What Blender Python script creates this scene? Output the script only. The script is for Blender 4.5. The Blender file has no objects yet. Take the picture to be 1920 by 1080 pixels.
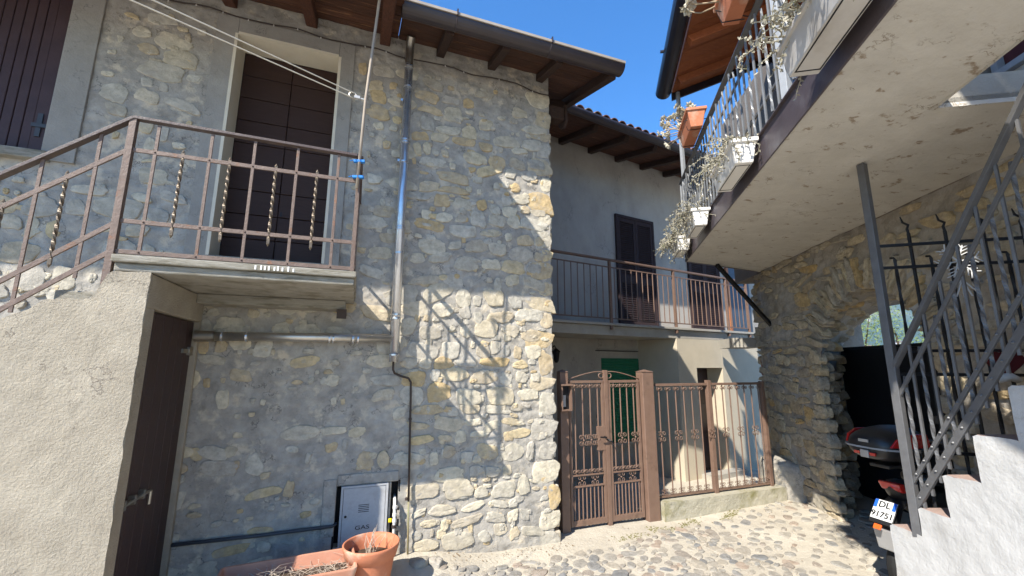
import bpy, bmesh, math, random
from mathutils import Vector, Matrix, noise
rnd = random.Random(7)
sc = bpy.context.scene
COL = sc.collection
PI = math.pi
# ------------------------------------------------------------------ camera
F_PX, PITCH, ROLL, HEAD = 790.8, math.radians(10.272), math.radians(-0.192), math.radians(90 - 69.783)
cam = bpy.data.cameras.new('camera'); cam_o = bpy.data.objects.new('camera', cam); COL.objects.link(cam_o)
_F = Vector((math.sin(HEAD), math.cos(HEAD), 0)); _R = Vector((math.cos(HEAD), -math.sin(HEAD), 0)); _Z = Vector((0, 0, 1))
_fw = _F * math.cos(PITCH) + _Z * math.sin(PITCH); _up = _R.cross(_fw)
_xr = _R * math.cos(ROLL) - _up * math.sin(ROLL); _ur = _R * math.sin(ROLL) + _up * math.cos(ROLL)
CAM = Vector((0, -4, 1.68))
m = Matrix.Identity(4)
for i in range(3):
    m[i][0], m[i][1], m[i][2], m[i][3] = _xr[i], _ur[i], -_fw[i], CAM[i]
cam_o.matrix_world = m
cam.sensor_width = 36; cam.lens = 36 * F_PX / 1920; cam.clip_start = .05; cam.clip_end = 20000
sc.camera = cam_o
# ------------------------------------------------------------------ sky and sun
SUN = Vector((1.476, 1.0, -1.6)).normalized()          # direction in which the light travels
elev = math.asin(-SUN.z); azim = math.atan2(-SUN.x, -SUN.y)
world = bpy.data.worlds.new('World'); sc.world = world; world.use_nodes = True
wn = world.node_tree.nodes; bg = wn['Background']
sky = wn.new('ShaderNodeTexSky'); sky.sky_type = 'NISHITA'; sky.sun_disc = False
sky.sun_elevation = elev; sky.sun_rotation = azim; sky.altitude = 0; sky.air_density = 1.0; sky.dust_density = 0; sky.ozone_density = 6
hsv = wn.new('ShaderNodeHueSaturation'); hsv.inputs['Saturation'].default_value = 1.19
world.node_tree.links.new(sky.outputs[0], hsv.inputs['Color']); world.node_tree.links.new(hsv.outputs[0], bg.inputs[0]); bg.inputs[1].default_value = .13
sun = bpy.data.lights.new('sun', 'SUN'); sun.energy = 4.9; sun.angle = math.radians(.53); sun.color = (1, .94, .84)
sun_o = bpy.data.objects.new('sun', sun); COL.objects.link(sun_o); sun_o.rotation_euler = SUN.to_track_quat('-Z', 'Y').to_euler(); sun_o.location = (-8, -8, 12)
vs = sc.view_settings; vs.view_transform = 'Standard'; vs.look = 'None'; vs.gamma = 1; vs.exposure = 1.24; vs.use_curve_mapping = False
try:
    sc.cycles.use_denoising = True; sc.cycles.max_bounces = 7; sc.cycles.diffuse_bounces = 5
except Exception: pass

# ------------------------------------------------------------------ materials
def lin(c): return tuple(((v / 12.92) if v <= .04045 else ((v + .055) / 1.055) ** 2.4) for v in c)
MATS = {}
def mat(name, c1, c2=None, scale=6, rough=.8, bump=.0, bscale=40, metal=0, c3=None, s3=1.2, t3=(.55, .7), spec=.3, stretch=None, objrand=0, coat=0, detail=6, crack=None, bdist=.02):
    """two tones mixed by noise, optional stain colour c3 in large patches, noise bump"""
    if name in MATS: return MATS[name]
    M = bpy.data.materials.new(name); M.use_nodes = True; N = M.node_tree.nodes; Lk = M.node_tree.links.new
    b = N['Principled BSDF']; b.inputs['Roughness'].default_value = rough; b.inputs['Metallic'].default_value = metal
    b.inputs['Specular IOR Level'].default_value = spec
    if coat: b.inputs['Coat Weight'].default_value = coat
    tc = N.new('ShaderNodeTexCoord'); mp = N.new('ShaderNodeMapping'); Lk(tc.outputs['Object'], mp.inputs[0])
    if stretch: mp.inputs['Scale'].default_value = stretch
    vec = mp.outputs[0]
    if objrand:
        oi = N.new('ShaderNodeObjectInfo'); ad = N.new('ShaderNodeVectorMath'); ad.operation = 'ADD'
        sc_ = N.new('ShaderNodeMath'); sc_.operation = 'MULTIPLY'; sc_.inputs[1].default_value = 37; Lk(oi.outputs['Random'], sc_.inputs[0])
        Lk(vec, ad.inputs[0]); Lk(sc_.outputs[0], ad.inputs[1]); vec = ad.outputs[0]
    c2 = c2 or tuple(v * .75 for v in c1)
    n1 = N.new('ShaderNodeTexNoise'); n1.inputs['Scale'].default_value = scale; n1.inputs['Detail'].default_value = detail; n1.inputs['Roughness'].default_value = .65; Lk(vec, n1.inputs['Vector'])
    rp = N.new('ShaderNodeValToRGB'); rp.color_ramp.elements[0].position = .32; rp.color_ramp.elements[1].position = .68
    rp.color_ramp.elements[0].color = (*c1, 1); rp.color_ramp.elements[1].color = (*c2, 1); Lk(n1.outputs[0], rp.inputs[0]); col = rp.outputs[0]
    if c3:
        n3 = N.new('ShaderNodeTexNoise'); n3.inputs['Scale'].default_value = s3; n3.inputs['Detail'].default_value = 8; n3.inputs['Roughness'].default_value = .62; Lk(vec, n3.inputs['Vector'])
        mr = N.new('ShaderNodeMapRange'); mr.inputs[1].default_value = t3[0]; mr.inputs[2].default_value = t3[1]; Lk(n3.outputs[0], mr.inputs[0])
        mx = N.new('ShaderNodeMix'); mx.data_type = 'RGBA'; Lk(mr.outputs[0], mx.inputs[0]); Lk(col, mx.inputs[6]); mx.inputs[7].default_value = (*c3, 1); col = mx.outputs[2]
    if crack:
        nc = N.new('ShaderNodeTexNoise'); nc.inputs['Scale'].default_value = crack[0]; nc.inputs['Detail'].default_value = 9; nc.inputs['Roughness'].default_value = .6; Lk(vec, nc.inputs['Vector'])
        sb = N.new('ShaderNodeMath'); sb.operation = 'SUBTRACT'; sb.inputs[1].default_value = .5; Lk(nc.outputs[0], sb.inputs[0]); ab = N.new('ShaderNodeMath'); ab.operation = 'ABSOLUTE'; Lk(sb.outputs[0], ab.inputs[0])
        mc = N.new('ShaderNodeMapRange'); mc.inputs[1].default_value = 0; mc.inputs[2].default_value = crack[1]; mc.inputs[3].default_value = 1; mc.inputs[4].default_value = 0; Lk(ab.outputs[0], mc.inputs[0])
        ng = N.new('ShaderNodeTexNoise'); ng.inputs['Scale'].default_value = crack[0] * 1.7; Lk(vec, ng.inputs['Vector']); mgm = N.new('ShaderNodeMapRange'); mgm.inputs[1].default_value = .5; mgm.inputs[2].default_value = .62; Lk(ng.outputs[0], mgm.inputs[0])
        mu = N.new('ShaderNodeMath'); mu.operation = 'MULTIPLY'; Lk(mc.outputs[0], mu.inputs[0]); Lk(mgm.outputs[0], mu.inputs[1])
        mk = N.new('ShaderNodeMix'); mk.data_type = 'RGBA'; Lk(mu.outputs[0], mk.inputs[0]); Lk(col, mk.inputs[6]); mk.inputs[7].default_value = (*crack[2], 1); col = mk.outputs[2]
    if objrand:
        hs = N.new('ShaderNodeHueSaturation'); ma = N.new('ShaderNodeMapRange'); ma.inputs[3].default_value = 1 - objrand; ma.inputs[4].default_value = 1 + objrand
        Lk(oi.outputs['Random'], ma.inputs[0]); Lk(ma.outputs[0], hs.inputs['Value']); Lk(col, hs.inputs['Color']); col = hs.outputs[0]
    Lk(col, b.inputs['Base Color'])
    if bump:
        nb = N.new('ShaderNodeTexNoise'); nb.inputs['Scale'].default_value = bscale; nb.inputs['Detail'].default_value = 8; nb.inputs['Roughness'].default_value = .7; Lk(vec, nb.inputs['Vector'])
        bp = N.new('ShaderNodeBump'); bp.inputs['Strength'].default_value = bump; bp.inputs['Distance'].default_value = .02; Lk(nb.outputs[0], bp.inputs['Height']); Lk(bp.outputs[0], b.inputs['Normal'])
    MATS[name] = M; return M

def stone_mat(name, palette, dark=.6, bump=.8, smear=.6):
    """each stone picks its own tone from the palette; veins and pits from noise"""
    M = bpy.data.materials.new(name); M.use_nodes = True; N = M.node_tree.nodes; Lk = M.node_tree.links.new
    b = N['Principled BSDF']; b.inputs['Roughness'].default_value = .88; b.inputs['Specular IOR Level'].default_value = .2
    oi = N.new('ShaderNodeObjectInfo'); ge = N.new('ShaderNodeNewGeometry'); ad = N.new('ShaderNodeMath'); ad.operation = 'ADD'
    Lk(oi.outputs['Random'], ad.inputs[0]); Lk(ge.outputs['Random Per Island'], ad.inputs[1]); fr = N.new('ShaderNodeMath'); fr.operation = 'FRACT'; Lk(ad.outputs[0], fr.inputs[0])
    rp = N.new('ShaderNodeValToRGB'); rp.color_ramp.interpolation = 'LINEAR'; cr = rp.color_ramp
    while len(cr.elements) < len(palette): cr.elements.new(.5)
    for i, c in enumerate(palette): cr.elements[i].position = i / (len(palette) - 1); cr.elements[i].color = (*c, 1)
    Lk(fr.outputs[0], rp.inputs[0])
    tc = N.new('ShaderNodeNewGeometry')
    n1 = N.new('ShaderNodeTexNoise'); n1.inputs['Scale'].default_value = 14; n1.inputs['Detail'].default_value = 8; n1.inputs['Roughness'].default_value = .7; Lk(tc.outputs['Position'], n1.inputs['Vector'])
    mr = N.new('ShaderNodeMapRange'); mr.inputs[1].default_value = .3; mr.inputs[2].default_value = .7; mr.inputs[3].default_value = dark; mr.inputs[4].default_value = 1.15; Lk(n1.outputs[0], mr.inputs[0])
    mx = N.new('ShaderNodeMix'); mx.data_type = 'RGBA'; mx.blend_type = 'MULTIPLY'; mx.inputs[0].default_value = 1; Lk(rp.outputs[0], mx.inputs[6]); Lk(mr.outputs[0], mx.inputs[7])
    # grey mortar smears over the face
    n2 = N.new('ShaderNodeTexNoise'); n2.inputs['Scale'].default_value = 6.5; n2.inputs['Detail'].default_value = 7; n2.inputs['Roughness'].default_value = .68; Lk(tc.outputs['Position'], n2.inputs['Vector'])
    m2 = N.new('ShaderNodeMapRange'); m2.inputs[1].default_value = .5; m2.inputs[2].default_value = .64; m2.inputs[4].default_value = smear; Lk(n2.outputs[0], m2.inputs[0])
    mg = N.new('ShaderNodeMix'); mg.data_type = 'RGBA'; Lk(m2.outputs[0], mg.inputs[0]); Lk(mx.outputs[2], mg.inputs[6]); mg.inputs[7].default_value = (.37, .335, .285, 1)
    Lk(mg.outputs[2], b.inputs['Base Color'])
    nb = N.new('ShaderNodeTexNoise'); nb.inputs['Scale'].default_value = 28; nb.inputs['Detail'].default_value = 9; nb.inputs['Roughness'].default_value = .72; Lk(tc.outputs['Position'], nb.inputs['Vector'])
    bp = N.new('ShaderNodeBump'); bp.inputs['Strength'].default_value = bump; bp.inputs['Distance'].default_value = .03; Lk(nb.outputs[0], bp.inputs['Height']); Lk(bp.outputs[0], b.inputs['Normal'])
    return M

m_mortar = mat('mortar', (.43, .398, .345), (.25, .232, .203), 8, .92, .55, 30, c3=(.52, .455, .355), s3=6.5, t3=(.54, .63), detail=10, crack=(5, .012, (.12, .11, .10)), spec=.15)
m_mortar2 = mat('mortar_brown', (.36, .325, .275), (.23, .205, .17), 5, .92, .8, 24, c3=(.40, .385, .36), s3=1.6, t3=(.5, .66), spec=.15)
m_stone = stone_mat('rubble_stone', [(.60, .51, .35), (.48, .44, .36), (.64, .57, .43), (.42, .395, .34), (.56, .41, .21), (.56, .52, .43), (.47, .43, .36), (.62, .49, .28)], bump=.42, smear=.5)
m_stone2 = stone_mat('arch_stone', [(.52, .43, .28), (.42, .38, .31), (.60, .50, .34), (.38, .35, .30), (.56, .40, .19), (.50, .46, .38)], .5, .8, smear=.5)
m_cobble = stone_mat('cobble_stone', [(.30, .285, .255), (.38, .345, .29), (.20, .203, .205), (.42, .375, .305), (.29, .262, .225), (.38, .30, .235)], .6, .6, smear=.45)
m_plaster = mat('rough_render', (.43, .378, .295), (.34, .295, .228), 5, .95, .8, 75, c3=(.30, .26, .205), s3=1.4, t3=(.52, .70), spec=.1, crack=(1.8, .005, (.18, .155, .125)))
m_smooth = mat('surround_render', (.33, .308, .272), (.27, .252, .222), 5, .9, .45, 30, c3=(.36, .335, .29), s3=3, spec=.15, crack=(3, .006, (.14, .13, .12)))
m_revealw = mat('cream_reveal', (.66, .60, .48), (.60, .54, .42), 5, .85, .1, 30)
m_slab = mat('stone_slab', (.36, .335, .28), (.27, .25, .205), 9, .9, .7, 40, c3=(.19, .17, .125), s3=5, t3=(.5, .65), stretch=(1, 1, 6))
m_woodp = mat('painted_dark_wood', (.048, .026, .020), (.034, .018, .014), 10, .6, .2, 30, stretch=(1, 1, 9), spec=.22)
m_woodq = mat('painted_brown_door', (.050, .026, .023), (.034, .018, .016), 9, .5, .25, 22, stretch=(7, 7, 1), spec=.4)
m_shut = mat('painted_violet_brown', (.062, .036, .038), (.046, .027, .029), 8, .55, .15, 30, spec=.28)
m_beam = mat('dark_beam', (.055, .030, .020), (.030, .017, .013), 9, .75, .5, 25, stretch=(5, 1, 5))
m_beamr = mat('red_beam', (.12, .046, .025), (.065, .026, .015), 9, .7, .5, 25, stretch=(6, 1, 6))
m_board = mat('red_board', (.125, .052, .028), (.055, .025, .016), 7, .75, .45, 18, stretch=(1, 8, 8), objrand=.3, c3=(.30, .15, .07), s3=3, t3=(.58, .72))
m_boarddk = mat('dark_board', (.10, .045, .026), (.045, .023, .016), 7, .75, .45, 18, stretch=(1, 8, 8), objrand=.35, c3=(.24, .12, .06), s3=4, t3=(.6, .72))
m_boardo = mat('orange_board', (.36, .12, .045), (.25, .08, .032), 6, .6, .2, 18, stretch=(1, 6, 6), objrand=.15)
m_gutter = mat('brown_gutter', (.045, .033, .034), (.033, .025, .027), 5, .4, .08, 30, spec=.5)
m_gutrim = mat('gutter_rim', (.36, .31, .25), (.28, .24, .20), 8, .5, .1, 30)
m_gutblack = mat('black_gutter', (.022, .020, .026), (.016, .015, .02), 5, .3, .05, 20, spec=.6)
m_tile = mat('clay_tile', (.30, .15, .09), (.20, .10, .065), 8, .9, .4, 30, c3=(.25, .22, .17), s3=5, objrand=.25)
m_steel = mat('stainless_steel', (.62, .62, .62), (.55, .55, .55), 12, .26, .03, 8, metal=.72, c3=(.50, .48, .45), s3=7)
m_steelm = mat('dull_steel', (.60, .56, .50), (.50, .47, .41), 10, .38, .05, 20, metal=.85)
m_steeld = mat('weathered_steel', (.42, .38, .32), (.30, .27, .22), 14, .35, .1, 30, metal=.9)
m_rail = mat('brown_iron', (.17, .118, .092), (.12, .082, .062), 22, .55, .3, 60, spec=.4, c3=(.20, .095, .05), s3=11, t3=(.60, .70))
m_raildk = mat('brown_iron_handrail', (.085, .058, .048), (.065, .044, .037), 20, .45, .2, 60, spec=.45)
m_twist = mat('worn_brass_iron', (.15, .11, .07), (.10, .075, .05), 18, .4, .2, 50, spec=.5, metal=.3)
m_gate = mat('brown_gate_paint', (.185, .117, .084), (.15, .092, .066), 12, .5, .12, 40, spec=.4, c3=(.11, .07, .05), s3=9, t3=(.58, .72))
m_grey = mat('grey_iron', (.105, .105, .108), (.08, .08, .083), 18, .42, .15, 50, spec=.5)
m_greyl = mat('light_grey_iron', (.30, .31, .32), (.24, .25, .26), 14, .42, .1, 40, spec=.5)
m_balus = mat('baluster_iron', (.17, .175, .18), (.13, .135, .14), 14, .38, .1, 40, spec=.5)
m_fascia = mat('violet_steel_channel', (.085, .068, .075), (.062, .05, .056), 6, .45, .1, 30, c3=(.12, .11, .12), s3=4, spec=.5)
m_black = mat('black_paint', (.012, .012, .013), (.009, .009, .010), 6, .55, .1, 20)
m_conduit = mat('dark_conduit', (.055, .06, .07), (.045, .05, .058), 8, .5)
m_tube = mat('rusty_tube', (.06, .042, .034), (.04, .03, .025), 20, .6, .2, 50)
m_gasbox = mat('galvanised_box', (.40, .405, .41), (.35, .355, .36), 40, .55, .04, 80, spec=.35, c3=(.30, .29, .27), s3=7, t3=(.58, .72))
m_terra = mat('terracotta', (.50, .19, .10), (.42, .15, .078), 7, .8, .2, 40, c3=(.56, .38, .28), s3=5, t3=(.52, .70))
m_terra2 = mat('pale_terracotta', (.52, .25, .16), (.46, .21, .13), 6, .7, .12, 40, c3=(.50, .36, .27), s3=5, t3=(.5, .75))
m_soil = mat('dry_soil', (.11, .075, .05), (.06, .042, .03), 14, 1, 1, 60)
m_twig = mat('dry_twig', (.50, .42, .34), (.36, .29, .22), 20, .8)
m_white = mat('white_pvc', (.72, .70, .66), (.66, .64, .60), 5, .5, .05, 30, c3=(.52, .49, .43), s3=4, t3=(.55, .75))
m_boxpl = mat('grey_white_plastic', (.50, .48, .45), (.44, .42, .40), 5, .55, .05, 30, c3=(.36, .33, .29), s3=4, t3=(.5, .72))
m_leafp = mat('pale_dry_foliage', (.36, .34, .27), (.20, .175, .12), 30, .8, objrand=.15, c3=(.13, .14, .075), s3=14, t3=(.58, .66))
m_petal = mat('succulent_cream', (.55, .52, .42), (.46, .42, .32), 10, .6)
m_stem = mat('succulent_stem', (.38, .30, .20), (.30, .23, .15), 10, .8)
m_rope = mat('rope', (.62, .58, .48), (.52, .48, .40), 30, .8)
m_pole = mat('weathered_pole', (.38, .32, .25), (.28, .23, .18), 12, .8, .3, 40, stretch=(3, 3, .4))
m_blue = mat('blue_tie', (.03, .22, .60), (.03, .18, .5), 10, .5)
m_yellow = mat('yellow_handle', (.85, .60, .02), (.8, .55, .02), 10, .5)
m_stucco = mat('grey_stucco', (.42, .388, .342), (.35, .322, .283), 2.5, .95, .4, 50, c3=(.29, .267, .235), s3=1.1, t3=(.5, .72), stretch=(1, 1, .6), crack=(1.5, .004, (.16, .15, .14)))
m_beige = mat('beige_stucco', (.50, .44, .335), (.44, .385, .295), 3, .95, .2, 60)
m_concrete = mat('painted_concrete', (.54, .515, .465), (.46, .435, .39), 3.5, .9, .4, 14, c3=(.27, .215, .16), s3=8, t3=(.60, .67), stretch=(1, 1.6, 1), crack=(2.2, .007, (.20, .16, .12)))
m_balc = mat('balcony_concrete', (.38, .355, .31), (.31, .29, .25), 4, .9, .3, 30, c3=(.24, .22, .19), s3=2.5)
m_shutb = mat('brown_shutter', (.045, .030, .030), (.035, .023, .024), 8, .72, .05, 30, spec=.15)
m_green = mat('green_roller', (.030, .19, .10), (.024, .155, .082), 6, .5)
m_whitewash = mat('whitewash', (.47, .465, .455), (.40, .395, .385), 6, .9, .4, 30, c3=(.33, .31, .28), s3=2.6, t3=(.54, .72), crack=(1.6, .005, (.33, .31, .28)))
m_plwhite = mat('plain_white_render', (.60, .58, .54), (.55, .53, .49), 4, .95, .3, 40)
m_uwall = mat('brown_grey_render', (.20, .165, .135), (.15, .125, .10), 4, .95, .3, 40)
m_tread = mat('worn_tread', (.36, .26, .22), (.28, .20, .17), 9, .9, .4, 40)
m_brick = mat('red_brick', (.36, .17, .12), (.28, .13, .09), 9, .95, .5, 40, objrand=.25)
m_conc2 = mat('mossy_kerb', (.40, .37, .29), (.33, .31, .24), 6, .95, .5, 40, c3=(.20, .185, .085), s3=2.6, t3=(.55, .70))
m_blk = mat('black_plastic', (.018, .018, .019), (.013, .013, .014), 12, .38, .1, 90, spec=.5)
m_red = mat('red_reflector', (.55, .015, .012), (.48, .012, .010), 8, .2, coat=.6, spec=.6)
m_orange = mat('amber_lens', (.75, .12, .02), (.7, .1, .02), 8, .2, coat=.5)
m_tyre = mat('tyre_rubber', (.020, .020, .020), (.014, .014, .014), 30, .85, .3, 60)
m_plate = mat('plate_white', (.62, .62, .60), (.56, .56, .54), 6, .45)
m_eu = mat('plate_blue', (.02, .11, .55), (.02, .10, .5), 6, .35)
m_ink = mat('black_ink', (.01, .01, .012), (.01, .01, .012), 6, .5)
m_dkred = mat('dark_red_felt', (.085, .008, .010), (.05, .006, .007), 12, .9)
m_snow = mat('white_ornament', (.55, .55, .54), (.48, .48, .47), 8, .6)
m_silver = mat('silver_paint', (.42, .42, .42), (.38, .38, .38), 8, .35, metal=.5)
def glass_mat():
    M = bpy.data.materials.new('window_glass'); M.use_nodes = True; b = M.node_tree.nodes['Principled BSDF']
    b.inputs['Base Color'].default_value = (.02, .022, .025, 1); b.inputs['Roughness'].default_value = .06; b.inputs['Specular IOR Level'].default_value = .6; return M
m_glass = glass_mat()

# ------------------------------------------------------------------ mesh helpers
class MB:
    def __init__(s): s.v = []; s.f = []
    def add(s, vs, fs):
        o = len(s.v); s.v += [tuple(v) for v in vs]; s.f += [tuple(i + o for i in f) for f in fs]; return s
    def hexa(s, p):   # 8 points: bottom ring 0-3, top ring 4-7
        return s.add(p, [(0, 3, 2, 1), (4, 5, 6, 7), (0, 1, 5, 4), (1, 2, 6, 5), (2, 3, 7, 6), (3, 0, 4, 7)])
    def box(s, fr, a0, a1, b0, b1, c0, c1):
        return s.hexa([fr(a0, b0, c0), fr(a1, b0, c0), fr(a1, b1, c0), fr(a0, b1, c0), fr(a0, b0, c1), fr(a1, b0, c1), fr(a1, b1, c1), fr(a0, b1, c1)])
    def beam(s, p, q, w, h, up=(0, 0, 1), twist=0, n=1):
        p = Vector(p); q = Vector(q); d = (q - p).normalized(); up = Vector(up)
        if abs(d.dot(up)) > .98: up = Vector((0, 1, 0))
        a = d.cross(up).normalized(); b = a.cross(d).normalized(); vs = []; fs = []
        for i in range(n + 1):
            c = p.lerp(q, i / n); t = twist * i / n; ct, st = math.cos(t), math.sin(t); A = a * ct + b * st; B = b * ct - a * st
            vs += [c - A * w / 2 - B * h / 2, c + A * w / 2 - B * h / 2, c + A * w / 2 + B * h / 2, c - A * w / 2 + B * h / 2]
        for i in range(n):
            for k in range(4): fs.append((i * 4 + k, i * 4 + (k + 1) % 4, i * 4 + 4 + (k + 1) % 4, i * 4 + 4 + k))
        fs += [(3, 2, 1, 0), tuple(n * 4 + k for k in range(4))]
        return s.add(vs, fs)
    def tube(s, pts, r, n=10, cap=True):
        pts = [Vector(p) for p in pts]; rs = r if isinstance(r, (list, tuple)) else [r] * len(pts); vs = []; fs = []; ref = None
        for i, p in enumerate(pts):
            d = (pts[min(i + 1, len(pts) - 1)] - pts[max(i - 1, 0)])
            d = d.normalized() if d.length > 1e-9 else Vector((0, 0, 1))
            if ref is None: ref = Vector((0, 0, 1)) if abs(d.z) < .9 else Vector((1, 0, 0))
            a = d.cross(ref); a = a.normalized() if a.length > 1e-6 else Vector((1, 0, 0)); b = d.cross(a).normalized(); ref = a.cross(d) if a.cross(d).length > 1e-6 else ref
            for k in range(n): t = 2 * PI * k / n; vs.append(p + (a * math.cos(t) + b * math.sin(t)) * rs[i])
        for i in range(len(pts) - 1):
            for k in range(n): fs.append((i * n + k, i * n + (k + 1) % n, (i + 1) * n + (k + 1) % n, (i + 1) * n + k))
        if cap: fs += [tuple(range(n - 1, -1, -1)), tuple((len(pts) - 1) * n + k for k in range(n))]
        return s.add(vs, fs)
    def lathe(s, c, prof, n=28):   # prof: (r, z) list, about vertical axis
        vs = []; fs = []
        for r, z in prof:
            for k in range(n): t = 2 * PI * k / n; vs.append((c[0] + r * math.cos(t), c[1] + r * math.sin(t), c[2] + z))
        for i in range(len(prof) - 1):
            for k in range(n): fs.append((i * n + k, i * n + (k + 1) % n, (i + 1) * n + (k + 1) % n, (i + 1) * n + k))
        return s.add(vs, fs)
    def prism(s, fr, poly, b0, b1):   # poly in (a,c), extruded in b
        n = len(poly); vs = [fr(a, b0, c) for a, c in poly] + [fr(a, b1, c) for a, c in poly]
        fs = [tuple(range(n)), tuple(range(2 * n - 1, n - 1, -1))] + [(k, k + n, (k + 1) % n + n, (k + 1) % n) for k in range(n)]
        return s.add(vs, fs)
    def quad(s, a, b, c, d): return s.add([a, b, c, d], [(0, 1, 2, 3)])
    def loft(s, rings, cap=True):
        n = len(rings[0]); vs = [p for r in rings for p in r]; fs = []
        for i in range(len(rings) - 1):
            for k in range(n): fs.append((i * n + k, i * n + (k + 1) % n, (i + 1) * n + (k + 1) % n, (i + 1) * n + k))
        if cap: fs += [tuple(range(n - 1, -1, -1)), tuple((len(rings) - 1) * n + k for k in range(n))]
        return s.add(vs, fs)

def root_loc(o):
    v = Vector((0, 0, 0))
    while o is not None: v += o.location; o = o.parent
    return v
def obj(name, mb, mt, parent=None, bevel=0, smooth=False, fix=True, sub=0):
    o_ = root_loc(parent); me = bpy.data.meshes.new(name)
    me.from_pydata([(Vector(v) - o_) for v in mb.v], [], mb.f)
    if fix:
        b = bmesh.new(); b.from_mesh(me); bmesh.ops.recalc_face_normals(b, faces=b.faces); b.to_mesh(me); b.free()
    if smooth: me.polygons.foreach_set('use_smooth', [True] * len(me.polygons))
    me.materials.append(mt); o = bpy.data.objects.new(name, me); COL.objects.link(o); o.parent = parent
    if bevel:
        md = o.modifiers.new('b', 'BEVEL'); md.width = bevel; md.segments = 2; md.limit_method = 'ANGLE'; md.angle_limit = math.radians(40)
    if sub: md = o.modifiers.new('s', 'SUBSURF'); md.levels = sub; md.render_levels = sub
    return o
def inst(name, me, loc, parent, rot=None, scale=None):
    o = bpy.data.objects.new(name, me); COL.objects.link(o); o.parent = parent
    M = Matrix.Translation(Vector(loc) - root_loc(parent))
    if rot is not None: M = M @ (rot.to_4x4() if isinstance(rot, Matrix) else rot)
    if scale: M = M @ Matrix.Diagonal((*scale, 1))
    o.matrix_local = M; return o
def mesh_of(name, mb, mt, smooth=False):
    me = bpy.data.meshes.new(name); me.from_pydata(mb.v, [], mb.f)
    b = bmesh.new(); b.from_mesh(me); bmesh.ops.recalc_face_normals(b, faces=b.faces); b.to_mesh(me); b.free()
    if smooth: me.polygons.foreach_set('use_smooth', [True] * len(me.polygons))
    me.materials.append(mt); return me
def tag(o, label, cat, group=None):
    o['label'] = label; o['category'] = cat
    if group: o['group'] = group
    return o
def thing(name, loc, label, cat, group=None):
    o = bpy.data.objects.new(name, None); o.empty_display_size = .1; COL.objects.link(o); o.location = loc; return tag(o, label, cat, group)
def struct(o): o['kind'] = 'structure'; return o
def text_part(name, s, size, mt, parent, loc, rot, extrude=.0008, align='CENTER', bold=0):
    cu = bpy.data.curves.new(name, 'FONT'); cu.body = s; cu.size = size; cu.extrude = extrude; cu.align_x = align; cu.align_y = 'CENTER'; cu.offset = bold
    t = bpy.data.objects.new('t', cu); COL.objects.link(t); dg = bpy.context.evaluated_depsgraph_get()
    me = bpy.data.meshes.new_from_object(t.evaluated_get(dg)); bpy.data.objects.remove(t); me.materials.clear(); me.materials.append(mt)
    return inst(name, me, loc, parent, rot)
def MF(x, w, z): return Vector((x, -w, z))                 # facade frame: w out of the wall
TH = math.radians(9.29); RO = Vector((2, 2.5, 0)); RD = Vector((math.cos(TH), math.sin(TH), 0)); RN = Vector((math.sin(TH), -math.cos(TH), 0))
def RF(t, o, z): return RO + RD * t + RN * o + Vector((0, 0, z))      # rear house
BA0 = Vector((4.04, .296, 0)); BD = Vector((-.53421, -.84535, 0)); BN = Vector((-.84535, .53421, 0))
def BF(s, o, z): return BA0 + BD * s + BN * o + Vector((0, 0, z))     # right balcony, o outwards over the lane
WA0 = Vector((5.517, .427, 0)); WD = Vector((-.4516, -.8922, 0)); WN = Vector((-.8922, .4516, 0))
def WF(s, o, z): return WA0 + WD * s + WN * o + Vector((0, 0, z))     # arch wall, o out of the wall
K = 1.03; SP = CAM + _R * 2.35 * K; SP.z = 0; SD = Vector((.32172, .94683, 0)); SL = Vector((.94683, -.32172, 0))
def SF(t, l, z): return SP + SD * t + SL * l + Vector((0, 0, z))      # white stair, t away from camera, l to the right
def nz(x, y, z, sc_=1.0, oct_=4): return noise.fractal(Vector((x, y, z)) * sc_, .9, 2.1, oct_)

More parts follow.
